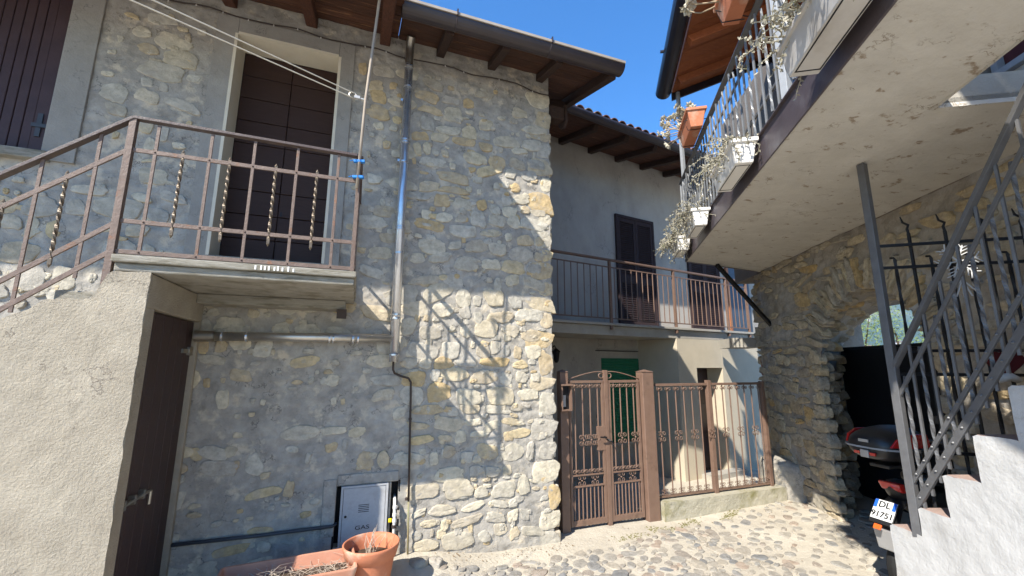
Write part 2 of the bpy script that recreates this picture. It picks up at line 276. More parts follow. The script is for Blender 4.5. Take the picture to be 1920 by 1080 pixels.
# ------------------------------------------------------------------ rubble masonry
def stone_shapes(n, seed, bulge=1.0, mt=m_stone, square=4.0, rough=1.0, N=26, angular=1):
    r = random.Random(seed); out = []
    for i in range(n):
        mb = MB(); ph = r.random() * 50; e = square * r.uniform(.6, 1.7); ring0 = []; sk = r.gauss(0, .12); tp = r.gauss(0, .14); tq = r.gauss(0, .14)
        nc = r.choice((5, 6, 6, 7, 8)); cut = []                          # broken straight edges: half planes that trim the outline
        for k in range(nc): cut.append((2 * PI * (k + r.uniform(-.3, .3)) / nc, r.uniform(.86, 1.12)))
        if angular == 0: cut = []
        for k in range(N):
            t = 2 * PI * k / N + r.uniform(-.07, .07); c, s = math.cos(t), math.sin(t)
            rad = (abs(c) ** e + abs(s) ** e) ** (-1 / e) * (1 + rough * (.17 * noise.noise(Vector((c * 1.4 + ph, s * 1.4, i))) + .12 * noise.noise(Vector((c * 4.5, s * 4.5 + ph, i))) + r.uniform(-.045, .035)))
            
            for ta, dist in cut:
                q_ = c * math.cos(ta) + s * math.sin(ta)
                if q_ > .2: rad = min(rad, dist * (abs(math.cos(ta)) ** 4 + abs(math.sin(ta)) ** 4) ** (-.25) / q_ + rough * .03 * noise.noise(Vector((c * 7, s * 7 + ph, i))))
            x, z = c * rad * .5, s * rad * .5; ring0.append((x * (1 + tp * z * 2) + sk * z, z * (1 + tq * x * 2)))
        vs = []; prof = [(1.03, -2.2), (1.0, .0), (.975, .6), (.925, .92), (.66, 1.0), (.32, 1.0)]
        tl = (r.uniform(-.3, .3), r.uniform(-.3, .3))
        for q, (k_, h) in enumerate(prof):
            for (x, z) in ring0:
                hh = h * bulge + (rough * (.55 * noise.noise(Vector((x * 4 + ph, z * 4, 1.5))) + .42 * noise.noise(Vector((x * 11 * k_, z * 11 * k_ + ph, q * .8)))) + x * tl[0] + z * tl[1]) * (1 if q > 0 else 0)
                vs.append((x * k_, -hh, z * k_))
        vs.append((0, -(1.0 * bulge + .3 * noise.noise(Vector((ph, 3, 1)))), 0)); fs = []
        for q in range(len(prof) - 1):
            for k in range(N): fs.append((q * N + k, q * N + (k + 1) % N, (q + 1) * N + (k + 1) % N, (q + 1) * N + k))
        L_ = (len(prof) - 1) * N
        for k in range(N): fs.append((L_ + k, L_ + (k + 1) % N, len(vs) - 1))
        mb.add(vs, fs); out.append(mesh_of('stone', mb, mt, True))
    return out
SHAPES = stone_shapes(40, 3, square=3.4)
SHAPES2 = stone_shapes(36, 9, mt=m_stone2, square=4.6)
def lay_stones(parent, shapes, to_world, rot, a0, a1, c0, c1, hrow, wst, gap, keep, depth, seed, ok=lambda a, c, w, h: True, name='stone', jit=.5, limit=300, rank=lambda a, c: 0, mt=None):
    r = random.Random(seed); c = c0; todo = []
    while c < c1:
        h = r.uniform(*hrow); a = a0 - r.random() * .2
        while a < a1:
            w = r.uniform(*wst); hh = h * r.uniform(.6, 1.25); ca, cc = a + w / 2, c + h / 2 + r.uniform(-jit, jit) * h * .5
            if r.random() < keep(ca, cc) and ok(ca, cc, w, hh):
                todo.append((rank(ca, cc), ca, cc, r.choice(shapes), Matrix.Rotation(r.gauss(0, .12), 4, 'Y'), (w * (1 if r.random() < .5 else -1), depth * r.uniform(.45, 1.4), hh)))
            a += w + r.uniform(*gap)
        c += h + r.uniform(*gap) * .8
    todo.sort(key=lambda t: -t[0]); ex = MB()
    for i, (_, ca, cc, me, rt, sc_) in enumerate(todo):
        if i < limit: inst(name, me, to_world(ca, cc), parent, rot @ rt, sc_)
        else:
            M_ = Matrix.Translation(to_world(ca, cc)) @ rot @ rt @ Matrix.Diagonal((*sc_, 1)); ex.add([M_ @ v.co for v in me.vertices], [tuple(q.vertices) for q in me.polygons])
    if ex.v: o = obj('stones', ex, mt or shapes[0].materials[0], parent, smooth=True); o['kind'] = 'stuff'
    return len(todo)
def rough_panel(fr, a0, a1, c0, c1, step, amp, seed, hole=lambda a, c: False, edge=None, base=0.0):
    na = max(2, int((a1 - a0) / step)); nc = max(2, int((c1 - c0) / step)); mb = MB(); vs = []
    for j in range(nc + 1):
        c = c0 + (c1 - c0) * j / nc
        for i in range(na + 1):
            a = a0 + (a1 - a0) * i / na
            d = amp * (.6 * nz(a + seed, c, seed, 2.6, 4) + .75 * nz(a, c * 1.6 + seed, 1, 9, 5))
            vs.append(fr(a, base + d, c))
    fs = []
    for j in range(nc):
        for i in range(na):
            if hole(a0 + (a1 - a0) * (i + .5) / na, c0 + (c1 - c0) * (j + .5) / nc): continue
            fs.append((j * (na + 1) + i, j * (na + 1) + i + 1, (j + 1) * (na + 1) + i + 1, (j + 1) * (na + 1) + i))
    return mb.add(vs, fs)

# ================================================================== GROUND
def sm(a, b, x): t = max(0, min(1, (x - a) / (b - a))); return t * t * (3 - 2 * t)
def gz(x, y):
    z = .012 * nz(x, y, 0, 1.3, 3) + .10 * sm(1.4, .5, x) * sm(-1.2, -.1, y) + .07 * sm(3.6, 5.2, x) * sm(.6, -.6, y)
    if y > .2: z += (-.26 - z) * sm(.30, .36, y) * (1 if x > 1.9 else .0)
    d = math.hypot(x - 1, y); z -= sm(10, 30, d) * .4
    e = sm(6.6, 9, x) * sm(3.2, 1.2, y); z -= e * .5 + sm(9, 60, x) * 25 * sm(60, 0, abs(y) - 30)
    return z
def axis(lo, hi, st, far): 
    a = []; x = lo
    while x <= hi + 1e-6: a.append(x); x += st
    g = st; y = hi
    while y < far: g *= 1.5; y += g; a.append(y)
    g = st; y = lo
    while y > -far: g *= 1.5; y -= g; a.insert(0, y)
    return a
ax, ay = axis(.2, 6.6, .04, 600), axis(-1.9, 3.2, .04, 600); mb = MB()
mb.add([(x, y, gz(x, y)) for y in ay for x in ax], [(j * len(ax) + i, j * len(ax) + i + 1, (j + 1) * len(ax) + i + 1, (j + 1) * len(ax) + i) for j in range(len(ay) - 1) for i in range(len(ax) - 1)])
m_ground = mat('lane_concrete', (.50, .455, .375), (.40, .36, .295), 4.5, .95, .8, 30, c3=(.52, .48, .40), s3=2.2, t3=(.5, .7), spec=.15)
ground = struct(obj('ground', mb, m_ground, smooth=True))
r = random.Random(21); cshapes = stone_shapes(16, 31, mt=m_cobble, square=2.3, rough=.55, N=14, angular=0); ncob = 0; placed = []; spare = MB()
cands = []
for i in range(9000):
    x = r.uniform(.75, 5.5); y = r.uniform(-1.75, .05); 
    # concrete apron along the house and the gate stays free of cobbles
    lim = -.34 - .13 * nz(x, 2, 1, 1.2, 2) if x < 2.2 else (-.34 + (x - 2.2) * .16 - .1 * nz(x, 2, 1, 1.5, 2))
    if y > lim: continue
    p = Vector((x, y, 0)); s = r.uniform(.05, .15)
    dens = 1 if x < 3.6 else .5
    if r.random() > dens: continue
    if any((p - q).length < (s + s2) * (.41 if x < 3.6 else .62) for q, s2 in placed): continue
    placed.append((p, s))
placed.sort(key=lambda t: (t[0] - Vector((CAM.x, CAM.y, 0))).length)
def vis(p): v = Vector((p.x, p.y, gz(p.x, p.y))) - CAM; zc = v.dot(_fw); return 540 - F_PX * v.dot(_ur) / zc < 1090 and 960 + F_PX * v.dot(_xr) / zc > 700
placed = [q for q in placed if vis(q[0])] + [q for q in placed if not vis(q[0])]
for i, (p, s) in enumerate(placed):
    a = r.gauss(.5, .5); me = r.choice(cshapes); el = r.uniform(.6, 1); R_ = Matrix.Rotation(a, 4, 'Z') @ Matrix.Rotation(-PI / 2, 4, 'X')
    S_ = (s * 1.12, .0145 * r.uniform(.5, 1.2), s * el); L_ = Vector((p.x, p.y, gz(p.x, p.y) - .002))
    if i < 300: inst('cobble', me, L_, ground, R_, S_)
    else:
        M_ = Matrix.Translation(L_) @ R_ @ Matrix.Diagonal((*S_, 1)); spare.add([M_ @ v.co for v in me.vertices], [tuple(q.vertices) for q in me.polygons])
if spare.v: o = obj('cobbles', spare, m_cobble, ground, smooth=True); o['kind'] = 'stuff'
print('cobbles', len(placed))
# moss line where the concrete apron drains
m_moss = mat('moss', (.12, .115, .04), (.20, .18, .08), 14, 1, .9, 50)
mb = MB(); r = random.Random(5)
for i in range(900):
    t = r.random(); x = 2.55 + 1.75 * t + r.gauss(0, .06); y = -.14 + .16 * t + r.gauss(0, .045 * (1 - .4 * t)) + .05 * math.sin(x * 9)
    if nz(x, y, 3, 3, 3) < -.12: continue
    s = r.uniform(.006, .02); z = gz(x, y); a = r.random() * 6
    ring = [(x + s * math.cos(a + k * PI / 2.5) * r.uniform(.6, 1.2), y + s * math.sin(a + k * PI / 2.5) * r.uniform(.6, 1.2), z - .004) for k in range(5)]
    mb.add(ring + [(x, y, z + s * .35)], [(k, (k + 1) % 5, 5) for k in range(5)])
o = obj('moss', mb, m_moss); o['kind'] = 'stuff'; o['label'] = 'brown green moss along the edge of the concrete by the gate'; o['category'] = 'moss'

# dry leaves and grit blown against the foot of the walls
mb = MB(); r = random.Random(77)
for i in range(260):
    t = r.random()
    if r.random() < .55: x, y = r.uniform(.75, 2.1), -.05 - abs(r.gauss(0, .10))
    elif r.random() < .6: x, y = r.uniform(2.2, 5.0), -.02 - abs(r.gauss(0, .12)) + (.12 if r.random() < .5 else 0)
    else: x, y = r.uniform(1, 5), r.uniform(-1.4, 0)
    l = r.uniform(.006, .022); z = gz(x, y) + .006; a = r.random() * 6.3; d = Vector((math.cos(a), math.sin(a), r.uniform(-.1, .35))); b = Vector((-math.sin(a), math.cos(a), r.uniform(-.3, .3))); p = Vector((x, y, z))
    mb.add([p, p + d * l * .5 + b * l * .3, p + d * l, p + d * l * .5 - b * l * .3 + Vector((0, 0, .003))], [(0, 1, 2, 3)])
o = obj('leaf_litter', mb, mat('dry_leaf', (.22, .14, .07), (.12, .08, .04), 20, .9)); o['kind'] = 'stuff'; o['label'] = 'small dry leaves scattered on the lane by the walls'; o['category'] = 'leaves'

# ================================================================== MAIN STONE HOUSE
house = thing('stone_house', (0, .3, 0), 'two storey grey rubble stone house with upper door and wooden eaves', 'house')
DX0, DX1, DZ0, DZ1 = -1.172, -.325, 2.55, 4.61
WX1, WZ0 = -2.312, 3.24
def hole(a, c): return (DX0 < a < DX1 and DZ0 < c < DZ1) or (a < WX1 and WZ0 < c < 4.75) or (-.066 < a < .43 and .22 < c < .682)
XC = 1.915
wall = obj('wall', rough_panel(MF, -3.4, XC, -.25, 5.02, .015, .0115, 4.2, hole), m_mortar, house, smooth=True, fix=False)
def ok_main(a, c, w, h):
    if a - w / 2 < DX1 + .17 and a + w / 2 > DX0 - .18 and c - h / 2 < DZ1 + .17 and c + h / 2 > DZ0 - .1: return False
    if a - w / 2 < WX1 + .22 and c + h / 2 > WZ0 - .12: return False
    if a + w / 2 > -.12 and a - w / 2 < .47 and c - h / 2 < .76 and c + h / 2 > .15: return False
    if a < -1.2 and c < 1.7: return False
    if a + w / 2 > XC - .02 or c > 4.72: return False
    return True
def keep_main(a, c):
    if a > .45: return .9 if c < 2.7 else (.85 if c < 4.3 else .55)
    if c > 2.2: return .85 if a < -1.4 and c < 2.7 else .58
    return .48
n = lay_stones(wall, SHAPES, lambda a, c: MF(a, .004, c), Matrix.Identity(4), -3.1, XC, .10, 4.8, (.075, .17), (.07, .31), (.012, .05), keep_main, .0085, 12, ok_main, limit=300, rank=lambda a, c: (1 if -2.3 < a else 0))
print('main stones', n)
lay_stones(wall, SHAPES, lambda a, c: MF(a, .002, c), Matrix.Identity(4), -3.1, XC, .08, 4.75, (.035, .075), (.03, .10), (.02, .07), lambda a, c: .42 if a > .4 else .3, .0075, 99, ok_main, limit=0)
# corner stones: long and short, their right ends make the uneven edge of the house
r = random.Random(8); z = -.05; k = 0
SHQ = stone_shapes(14, 77, square=6.5, rough=.7)
while z < 4.75:
    h = r.uniform(.13, .24); w = r.uniform(.22, .34) if k % 2 else r.uniform(.13, .22)
    bulge = .05 * sm(1.2, .1, z)
    inst('corner_stone', r.choice(SHQ), (XC + .022 + bulge - w / 2 + r.uniform(-.012, .018), .006, z + h / 2), wall, Matrix.Rotation(r.gauss(0, .05), 4, 'Y'), (w, .013, h * 1.0))
    mbq = MB().box(MF, XC - w * .6, XC + .022 + bulge + r.uniform(-.015, .012), -r.uniform(.25, .45), -.005, z + .01, z + h - .008)
    obj('corner_stone', mbq, m_stone, wall, bevel=.018)
    z += h + .012; k += 1
obj('side_wall', MB().box(MF, XC - .35, XC - .01, -2.9, -.03, -.3, 5.0), m_mortar, house)
obj('left_wall', MB().box(MF, -8, -3.4, -.4, 0, -.3, 5.0), m_mortar, house)
obj('back_wall', MB().box(MF, -8, XC - .36, -3.2, -2.9, -.3, 5.0), m_mortar, house)
# rendered band round the upper door, reveal and the door itself
def band(name, parts, mt, par, w=.012, bev=.004):
    mb = MB()
    for a0, a1, c0, c1 in parts: mb.box(MF, a0, a1, -.03, w, c0, c1)
    return obj(name, mb, mt, par, bevel=bev)
band('door_surround', [(DX0 - .17, DX0, DZ0 - .12, DZ1 + .16), (DX1, DX1 + .14, DZ0 - .12, DZ1 + .16), (DX0 + .001, DX1 - .001, DZ1, DZ1 + .16)], m_smooth, house, .018)
RV = .24
mb = MB().box(MF, DX0 - .02, DX0 + .004, -RV, .020, DZ0, DZ1).box(MF, DX1 - .004, DX1 + .02, -RV, .020, DZ0, DZ1).box(MF, DX0 + .004, DX1 - .004, -RV, .020, DZ1 - .004, DZ1 + .02)
obj('door_reveal', mb, m_revealw, house)
obj('door_sill', MB().box(MF, DX0 + .004, DX1 - .004, -RV, .03, DZ0 - .26, DZ0), m_slab, house, bevel=.006)
door = obj('upper_door', MB().box(MF, DX0 - .06, DX1 + .06, -RV - .05, -RV - .02, DZ0 - .1, DZ1 + .06), m_woodp, house)
mid = (DX0 + DX1) / 2; nb_ = 9; hz_ = (DZ1 - DZ0 - .01) / nb_
for leaf in (0, 1):
    a0, a1 = ((DX0 + .008, mid - .003), (mid + .003, DX1 - .008))[leaf]
    for i in range(nb_): obj('door_board', MB().box(MF, a0, a1, -RV - .02, -RV + .006, DZ0 + .004 + i * hz_, DZ0 - .002 + (i + 1) * hz_), m_woodp, door, bevel=.005)
obj('keyhole', MB().box(MF, mid + .02, mid + .034, -RV + .0061, -RV + .010, 3.02, 3.06), m_ink, door)
# window with violet brown shutter at the left edge
band('window_surround', [(WX1, WX1 + .20, WZ0 - .06, 4.95), (-3.4, WX1 - .001, 4.75, 4.95)], m_smooth, house, .022)
obj('window_sill', MB().box(MF, -3.4, WX1 + .06, -.2, .075, WZ0 - .075, WZ0 - .005), m_slab, house, bevel=.008)
shut = obj('window_shutter', MB().box(MF, -3.4, WX1 - .012, -.075, -.045, WZ0 + .01, 4.75), m_shut, house)
x = WX1 - .014
obj('board', MB().box(MF, x - .085, x, -.045, -.018, WZ0 + .012, 4.745), m_shut, shut, bevel=.004); x -= .089
for i in range(13):
    obj('board', MB().box(MF, x - .058, x, -.045, -.026, WZ0 + .012, 4.745), m_shut, shut, bevel=.006); x -= .063
obj('hinge', MB().box(MF, WX1 - .075, WX1 - .045, -.0179, -.008, 3.37, 3.56).box(MF, WX1 - .10, WX1 + .012, -.0079, -.001, 3.445, 3.475).tube([MF(WX1 + .01, -.004, 3.44), MF(WX1 + .01, -.004, 3.48)], .011, 8), m_conduit, shut)
obj('window_back', MB().box(MF, -3.4, WX1, -.28, -.22, WZ0 - .01, 4.76), m_black, house)
# eaves on the right: boards, rafters, gutter
SLP = .30
def roofz(w, o=0): return 4.985 - SLP * w + o
def eave_boards(x0, x1, w1, mt, par, wd=.155):
    w = -.05
    while w < w1:
        e = min(w + wd - .006, w1); mb = MB().hexa([MF(x0, w, roofz(w)), MF(x1, w, roofz(w)), MF(x1, e, roofz(e)), MF(x0, e, roofz(e)), MF(x0, w, roofz(w, .025)), MF(x1, w, roofz(w, .025)), MF(x1, e, roofz(e, .025)), MF(x0, e, roofz(e, .025))])
        obj('eave_board', mb, mt, par); w += wd
roof = obj('roof', MB().hexa([MF(.22, -3.2, 5.0 + .96), MF(2.46, -3.2, 5.96), MF(2.46, .60, roofz(.60, .03)), MF(.22, .60, roofz(.60, .03)), MF(.22, -3.2, 6.02), MF(2.46, -3.2, 6.02), MF(2.46, .60, roofz(.60, .09)), MF(.22, .60, roofz(.60, .09))]), m_boarddk, house)
eave_boards(.222, 2.44, .60, m_boarddk, roof)
for x in (.65, 1.22, 1.80):
    obj('rafter', MB().hexa([MF(x - .042, -.2, roofz(-.2, -.095)), MF(x + .042, -.2, roofz(-.2, -.095)), MF(x + .042, .52, roofz(.52, -.085)), MF(x - .042, .52, roofz(.52, -.085)), MF(x - .042, -.2, roofz(-.2, -.001)), MF(x + .042, -.2, roofz(-.2, -.001)), MF(x + .042, .55, roofz(.55, -.001)), MF(x - .042, .55, roofz(.55, -.001))]), m_beam, roof, bevel=.008)
for x in (2.41,):
    obj('rafter', MB().hexa([MF(x - .045, -2.6, roofz(-2.6, -.12)), MF(x + .045, -2.6, roofz(-2.6, -.12)), MF(x + .045, .56, roofz(.56, -.11)), MF(x - .045, .56, roofz(.56, -.11)), MF(x - .045, -2.6, roofz(-2.6, -.001)), MF(x + .045, -2.6, roofz(-2.6, -.001)), MF(x + .045, .58, roofz(.58, -.001)), MF(x - .045, .58, roofz(.58, -.001))]), m_beam, roof, bevel=.008)
mb = MB(); x0_, x1_ = 1.93, 2.13
mb.box(MF, x0_, x1_, -.16, -.02, 4.50, 4.66); obj('beam_end', mb, m_beam, roof, bevel=.012)
obj('beam_end_cap', MB().prism(lambda a, b, c: MF(b, a, c), [(-.02, 4.70), (-.18, 4.70), (-.19, 4.50), (-.13, 4.44), (-.06, 4.43), (0, 4.48)], 2.135, 2.165), m_beam, roof, bevel=.004)
obj('beam_end', MB().box(MF, 1.93, 2.36, -.55, -.43, 4.93, 5.05), m_beam, roof, bevel=.01)
def gutter(fr, a0, a1, b, z, r, mt, par, rim=None, n=10, flat=False):
    mb = MB(); vs = []; prof = [(b + r * math.cos(PI + PI * k / n), z + r * math.sin(PI + PI * k / n)) for k in range(n + 1)]
    prof2 = [(b + (r - .006) * math.cos(PI + PI * k / n), z + (r - .006) * math.sin(PI + PI * k / n)) for k in range(n, -1, -1)]
    mb.prism(lambda a, bb, c: fr(bb, a, c), prof + prof2, a0, a1); g = obj('gutter', mb, mt, par, smooth=False)
    cap = MB()
    for e in (a0, a1): cap.prism(lambda a, bb, c: fr(bb, a, c), prof, e - .003, e + .004)
    obj('end_cap', cap, mt, g)
    if rim: obj('rim', MB().box(fr, a0, a1, b + r - .006, b + r + .012, z - .004, z + .022), rim, g)
    return g
g = gutter(MF, .20, 2.485, .605, 4.815, .085, m_gutter, house, m_gutrim)
for x in (.68, 1.63): obj('bracket', MB().beam(MF(x, .53, 4.80), MF(x, .60, 4.725), .012, .02).tube([MF(x, .60 + .09 * math.cos(t), 4.815 + .09 * math.sin(t)) for t in [PI * 1.5 + k * PI / 12 for k in range(8)]], .006, 6).box(MF, x - .006, x + .006, .69, .715, 4.80, 4.86), m_gutter, g)
# deeper eaves above the landing (their shadow lies on the wall)
XE = .26
roofl = obj('landing_roof', MB().hexa([MF(-8, -3.2, 5.96), MF(XE - .05, -3.2, 5.96), MF(XE - .05, 1.27, roofz(1.27, .03)), MF(-8, 1.27, roofz(1.27, .03)), MF(-8, -3.2, 6.02), MF(XE - .05, -3.2, 6.02), MF(XE - .05, 1.27, roofz(1.27, .09)), MF(-8, 1.27, roofz(1.27, .09))]), m_board, house)
eave_boards(-8, XE - .052, 1.27, m_board, roofl, .17)
for x in (.085, -.59, -1.26, -1.93, -2.6, -3.3, -4.0, -4.7, -5.4, -6.1):
    obj('rafter', MB().hexa([MF(x - .05, -.2, roofz(-.2, -.12)), MF(x + .05, -.2, roofz(-.2, -.12)), MF(x + .05, 1.2, roofz(1.2, -.11)), MF(x - .05, 1.2, roofz(1.2, -.11)), MF(x - .05, -.2, roofz(-.2, -.001)), MF(x + .05, -.2, roofz(-.2, -.001)), MF(x + .05, 1.23, roofz(1.23, -.001)), MF(x - .05, 1.23, roofz(1.23, -.001))]), m_beamr, roofl, bevel=.01)
gutter(MF, -8, XE - .03, 1.30, 4.60, .085, m_gutter, roofl, m_gutrim)

# ================================================================== STAIR AND LANDING ON THE LEFT
stair = thing('masonry_stair', (-1.6, -.5, 0), 'rough beige rendered stair block with stone landing and closet door', 'staircase')
top = [(-1.150, 2.205), (-1.345, 2.195), (-1.352, 2.165), (-1.40, 2.05), (-1.46, 2.03), (-1.60, 2.02), (-1.66, 1.96), (-1.85, 1.86), (-2.3, 1.45), (-3.0, .85), (-3.4, .5)]
# front face: finely displaced render, then the body behind it
def topz(x):
    for (x1, z1), (x0, z0) in zip(top, top[1:]):
        if x0 <= x <= x1: return z0 + (z1 - z0) * (x - x0) / (x1 - x0)
    return .4
mb = MB(); xs = [-1.150 - .022 * i for i in range(102)]; nzr = 90; vs = []
for j in range(nzr + 1):
    for x in xs: t = topz(x) + .012 * nz(x, 1, 2, 9, 3); z = -.3 + (t + .3) * j / nzr; d = .007 * nz(x, z, 2, 3, 4) + .005 * nz(x, z, 5, 26, 2); vs.append(MF(x + (.006 * nz(0, z, 3, 9, 3) if x == xs[0] else 0), 1.0 + d, z))
mb.add(vs, [(j * len(xs) + i, j * len(xs) + i + 1, (j + 1) * len(xs) + i + 1, (j + 1) * len(xs) + i) for j in range(nzr) for i in range(len(xs) - 1)])
sidew = obj('side_wall', mb, m_plaster, stair, smooth=True, fix=False)
mb = MB().prism(MF, [(-1.152, -.3), (-1.152, 2.19)] + [(x, z - .012) for x, z in top[1:]] + [(-3.4, -.3)], .885, .992); obj('side_wall_core', mb, m_plaster, stair)
mb = MB()   # end face: jamb at the front, lintel over the closet door, strip at the house wall
mb.box(MF, -1.30, -1.150, .875, .995, -.3, 2.0).box(MF, -1.30, -1.149, .03, .994, 2.0, 2.20).box(MF, -1.30, -1.153, .012, .055, -.3, 2.0)
obj('end_wall', mb, m_plaster, stair, bevel=.006)
cd = obj('closet_door', MB().box(MF, -1.235, -1.205, .056, .874, -.3, 1.995), m_woodq, stair)
for i in range(6): obj('door_board', MB().box(MF, -1.205, -1.190, .058 + i * .136, .058 + (i + 1) * .136 - .003, -.3, 1.992), m_woodq, cd, bevel=.003)
lt = MB().tube([MF(-1.165, .90, .885), MF(-1.165, .55, .885), MF(-1.165, .50, .88), MF(-1.165, .50, .80)], .010, 8)
for w in (.84, .72, .60): lt.box(MF, -1.19, -1.158, w - .012, w + .012, .86, .912)
obj('bolt_latch', lt, m_steeld, cd)
obj('hinge', MB().box(MF, -1.19, -1.172, .06, .13, 1.74, 1.80).box(MF, -1.19, -1.178, .13, .24, 1.755, 1.785), m_steeld, cd)
obj('landing_slab', MB().box(MF, -1.345, -.022, 0, 1.012, 2.255, 2.298), m_slab, stair, bevel=.008)
obj('landing_slab', MB().box(MF, -1.335, -.034, 0, .985, 2.205, 2.254), m_slab, stair, bevel=.008)
obj('ledge_slab', MB().box(MF, -1.148, -.10, 0, .22, 2.13, 2.203), m_slab, stair, bevel=.006)
obj('steel_bracket', MB().box(MF, -.155, -.09, .0, .24, 2.085, 2.10).box(MF, -.155, -.09, .0, .24, 2.112, 2.128).box(MF, -.130, -.115, .0, .235, 2.10, 2.112).box(MF, -.16, -.085, .225, .245, 2.05, 2.128), m_tube, stair)
for i in range(10):
    zt = 2.28 - .19 * (i + 1); obj('step', MB().box(MF, -1.40 - .225 * (i + 1), -1.40 - .225 * i + .02, 0, .88, zt - .25, zt), m_slab, stair, bevel=.006)
mb = MB(); r = random.Random(11)
for i in range(9): x = -.62 + i * .026 + r.uniform(-.006, .006); mb.box(MF, x - .005, x + .005, 1.0125, 1.0145, 2.262 - 0 * i, 2.296 - r.uniform(0, .012))
obj('lime_drips', mb, m_white, stair)['kind'] = 'stuff'
# iron railing on the landing and down the stair
rail = thing('stair_railing', (-.7, -.95, 2.3), 'brown iron landing railing with twisted bars in front of upper door', 'railing')
YR = .955; XP, XQ = -1.37, -.055
def seg(name, p, q, w, h, mt=m_rail, par=None, **k): return obj(name, MB().beam(p, q, w, h, **k), mt, par or rail, bevel=.0015)
seg('post', MF(XP, YR, 2.12), MF(XP, YR, 3.165), .036, .036)
seg('post', MF(XQ, YR, 2.30), MF(XQ, YR, 3.155), .026, .026)
seg('post', MF(XQ, .04, 2.30), MF(XQ, .04, 3.155), .026, .026)
seg('handrail', MF(XP, YR, 3.172), MF(XQ, YR, 3.158), .045, .018, m_raildk)
seg('handrail', MF(XQ, YR, 3.158), MF(XQ, .0, 3.158), .045, .018, m_raildk)
for z in (2.965, 2.512, 2.325):
    seg('crossbar', MF(XP, YR, z), MF(XQ, YR, z), .012, .026); seg('crossbar', MF(XQ, YR, z), MF(XQ, .0, z), .012, .026)
def twisted(name, x, z0, z1, fr, par, mt=m_twist, th=.017, turns=2.6, b=None):
    b = YR if b is None else b; P = lambda z: fr(x, b, z); mb = MB(); n = 40
    mb.beam(P(z0 + .05), P(z1 - .05), th, th * .62, twist=turns * 2 * PI, n=n)
    for za, zb, zc in ((z0 + .05, z0 + .018, z0), (z1 - .05, z1 - .018, z1)): mb.beam(P(za), P(zb), th, th * .6); mb.tube([P(zb), P(zc)], [th * .55, .001], 6)
    return obj(name, mb, mt, par)
for x in (-1.241, -.957, -.713, -.454, -.194): seg('baluster', MF(x, YR, 2.325), MF(x, YR, 3.148), .018, .010)
for x in (-1.099, -.845, -.578, -.325): twisted('twisted_baluster', x, 2.43, 3.01, MF, rail)
for y in (.72, .48, .24): seg('baluster', MF(XQ, y, 2.325), MF(XQ, y, 3.148), .010, .018)
for y in (.6, .36): twisted('twisted_baluster', XQ, 2.43, 3.01, MF, rail, b=y)
SLS = .87; XL = -2.55
def sl(z, x): return z + SLS * (x - XP)
seg('handrail', MF(XP, YR, 3.170), MF(XL, YR, sl(3.170, XL)), .045, .018, m_raildk)
for z in (2.965, 2.50, 2.325): seg('crossbar', MF(XP, YR, z), MF(XL, YR, sl(z, XL)), .012, .026)
for i, x in enumerate((-1.512, -1.749, -1.99, -2.23, -2.47)): seg('baluster', MF(x, YR, sl(2.325, x) - .05), MF(x, YR, sl(3.16, x)), .018, .010)
for x in (-1.632, -1.874, -2.11, -2.35): twisted('twisted_baluster', x, sl(2.43, x), sl(3.01, x), MF, rail)
rv = MB()
for x in (-1.241, -.957, -.713, -.454, -.194):
    for z in (2.965, 2.512, 2.325): rv.lathe((0, 0, 0), [(0.0001, 0)], 3) if False else rv.add([MF(x + .007 * math.cos(k * PI / 3), YR + .006, z + .007 * math.sin(k * PI / 3)) for k in range(6)] + [MF(x, YR + .013, z)], [(k, (k + 1) % 6, 6) for k in range(6)])
obj('rivets', rv, m_raildk, rail)['kind'] = 'stuff'

# ================================================================== PIPES, METER BOX, CABLE ON THE WALL
fl = thing('steel_flue', (.32, -.1, 1.70), 'shiny stainless steel flue rising up the stone wall with side branch', 'flue pipe')
FX, FW, FR_ = .325, .105, .041
obj('pipe', MB().tube([MF(FX, FW, 1.70), MF(FX, FW, 4.63)], FR_, 28), m_steel, fl, smooth=True)
hp = obj('branch_pipe', MB().tube([MF(-1.05, FW, 1.888), MF(FX, FW, 1.905)], .036, 24), m_steelm, fl, smooth=True)
for z in (1.76, 2.08, 2.115, 2.684, 2.914, 2.935, 3.582, 3.786, 3.81, 4.38, 4.60): obj('collar', MB().tube([MF(FX, FW, z - .007), MF(FX, FW, z + .007)], FR_ + .0045, 28), m_steel, fl)
for x in (-.98, -.814, -.205, -.175, -.02, .02): obj('collar', MB().tube([MF(x - .007, FW, 1.890), MF(x + .007, FW, 1.890)], .041, 24), m_steel, hp)
obj('branch_socket', MB().tube([MF(-1.16, FW, 1.887), MF(-1.03, FW, 1.888)], .043, 20), m_steeld, hp)
obj('cap_elbow', MB().tube([MF(FX, FW, 4.63), MF(FX, FW, 4.74), MF(FX, FW + .008, 4.80), MF(FX, FW + .035, 4.86), MF(FX + .002, FW + .075, 4.90)], [.040, .040, .041, .042, .042], 20, cap=False), m_steeld, fl, smooth=True)
obj('cap_hollow', MB().tube([MF(FX + .001, FW + .066, 4.892), MF(FX + .001, FW + .068, 4.893)], .039, 20), m_ink, fl)
for z in (3.60, 4.24): obj('wall_clamp', MB().box(MF, FX - .06, FX - .03, 0, FW, z - .012, z + .012), m_steel, fl)
tb = thing('drain_tube', (.45, -.03, 0), 'thin dark drain tube bending from the flue foot down to ground', 'tube')
obj('tube', MB().tube([MF(FX, .10, 1.70), MF(FX + .002, .09, 1.63), MF(.345, .05, 1.60), MF(.40, .045, 1.575), MF(.468, .045, 1.555), MF(.490, .045, 1.52), MF(.495, .045, 1.40), MF(.505, .04, 1.0), MF(.517, .04, .52)], .0095, 10), m_tube, tb, smooth=True)
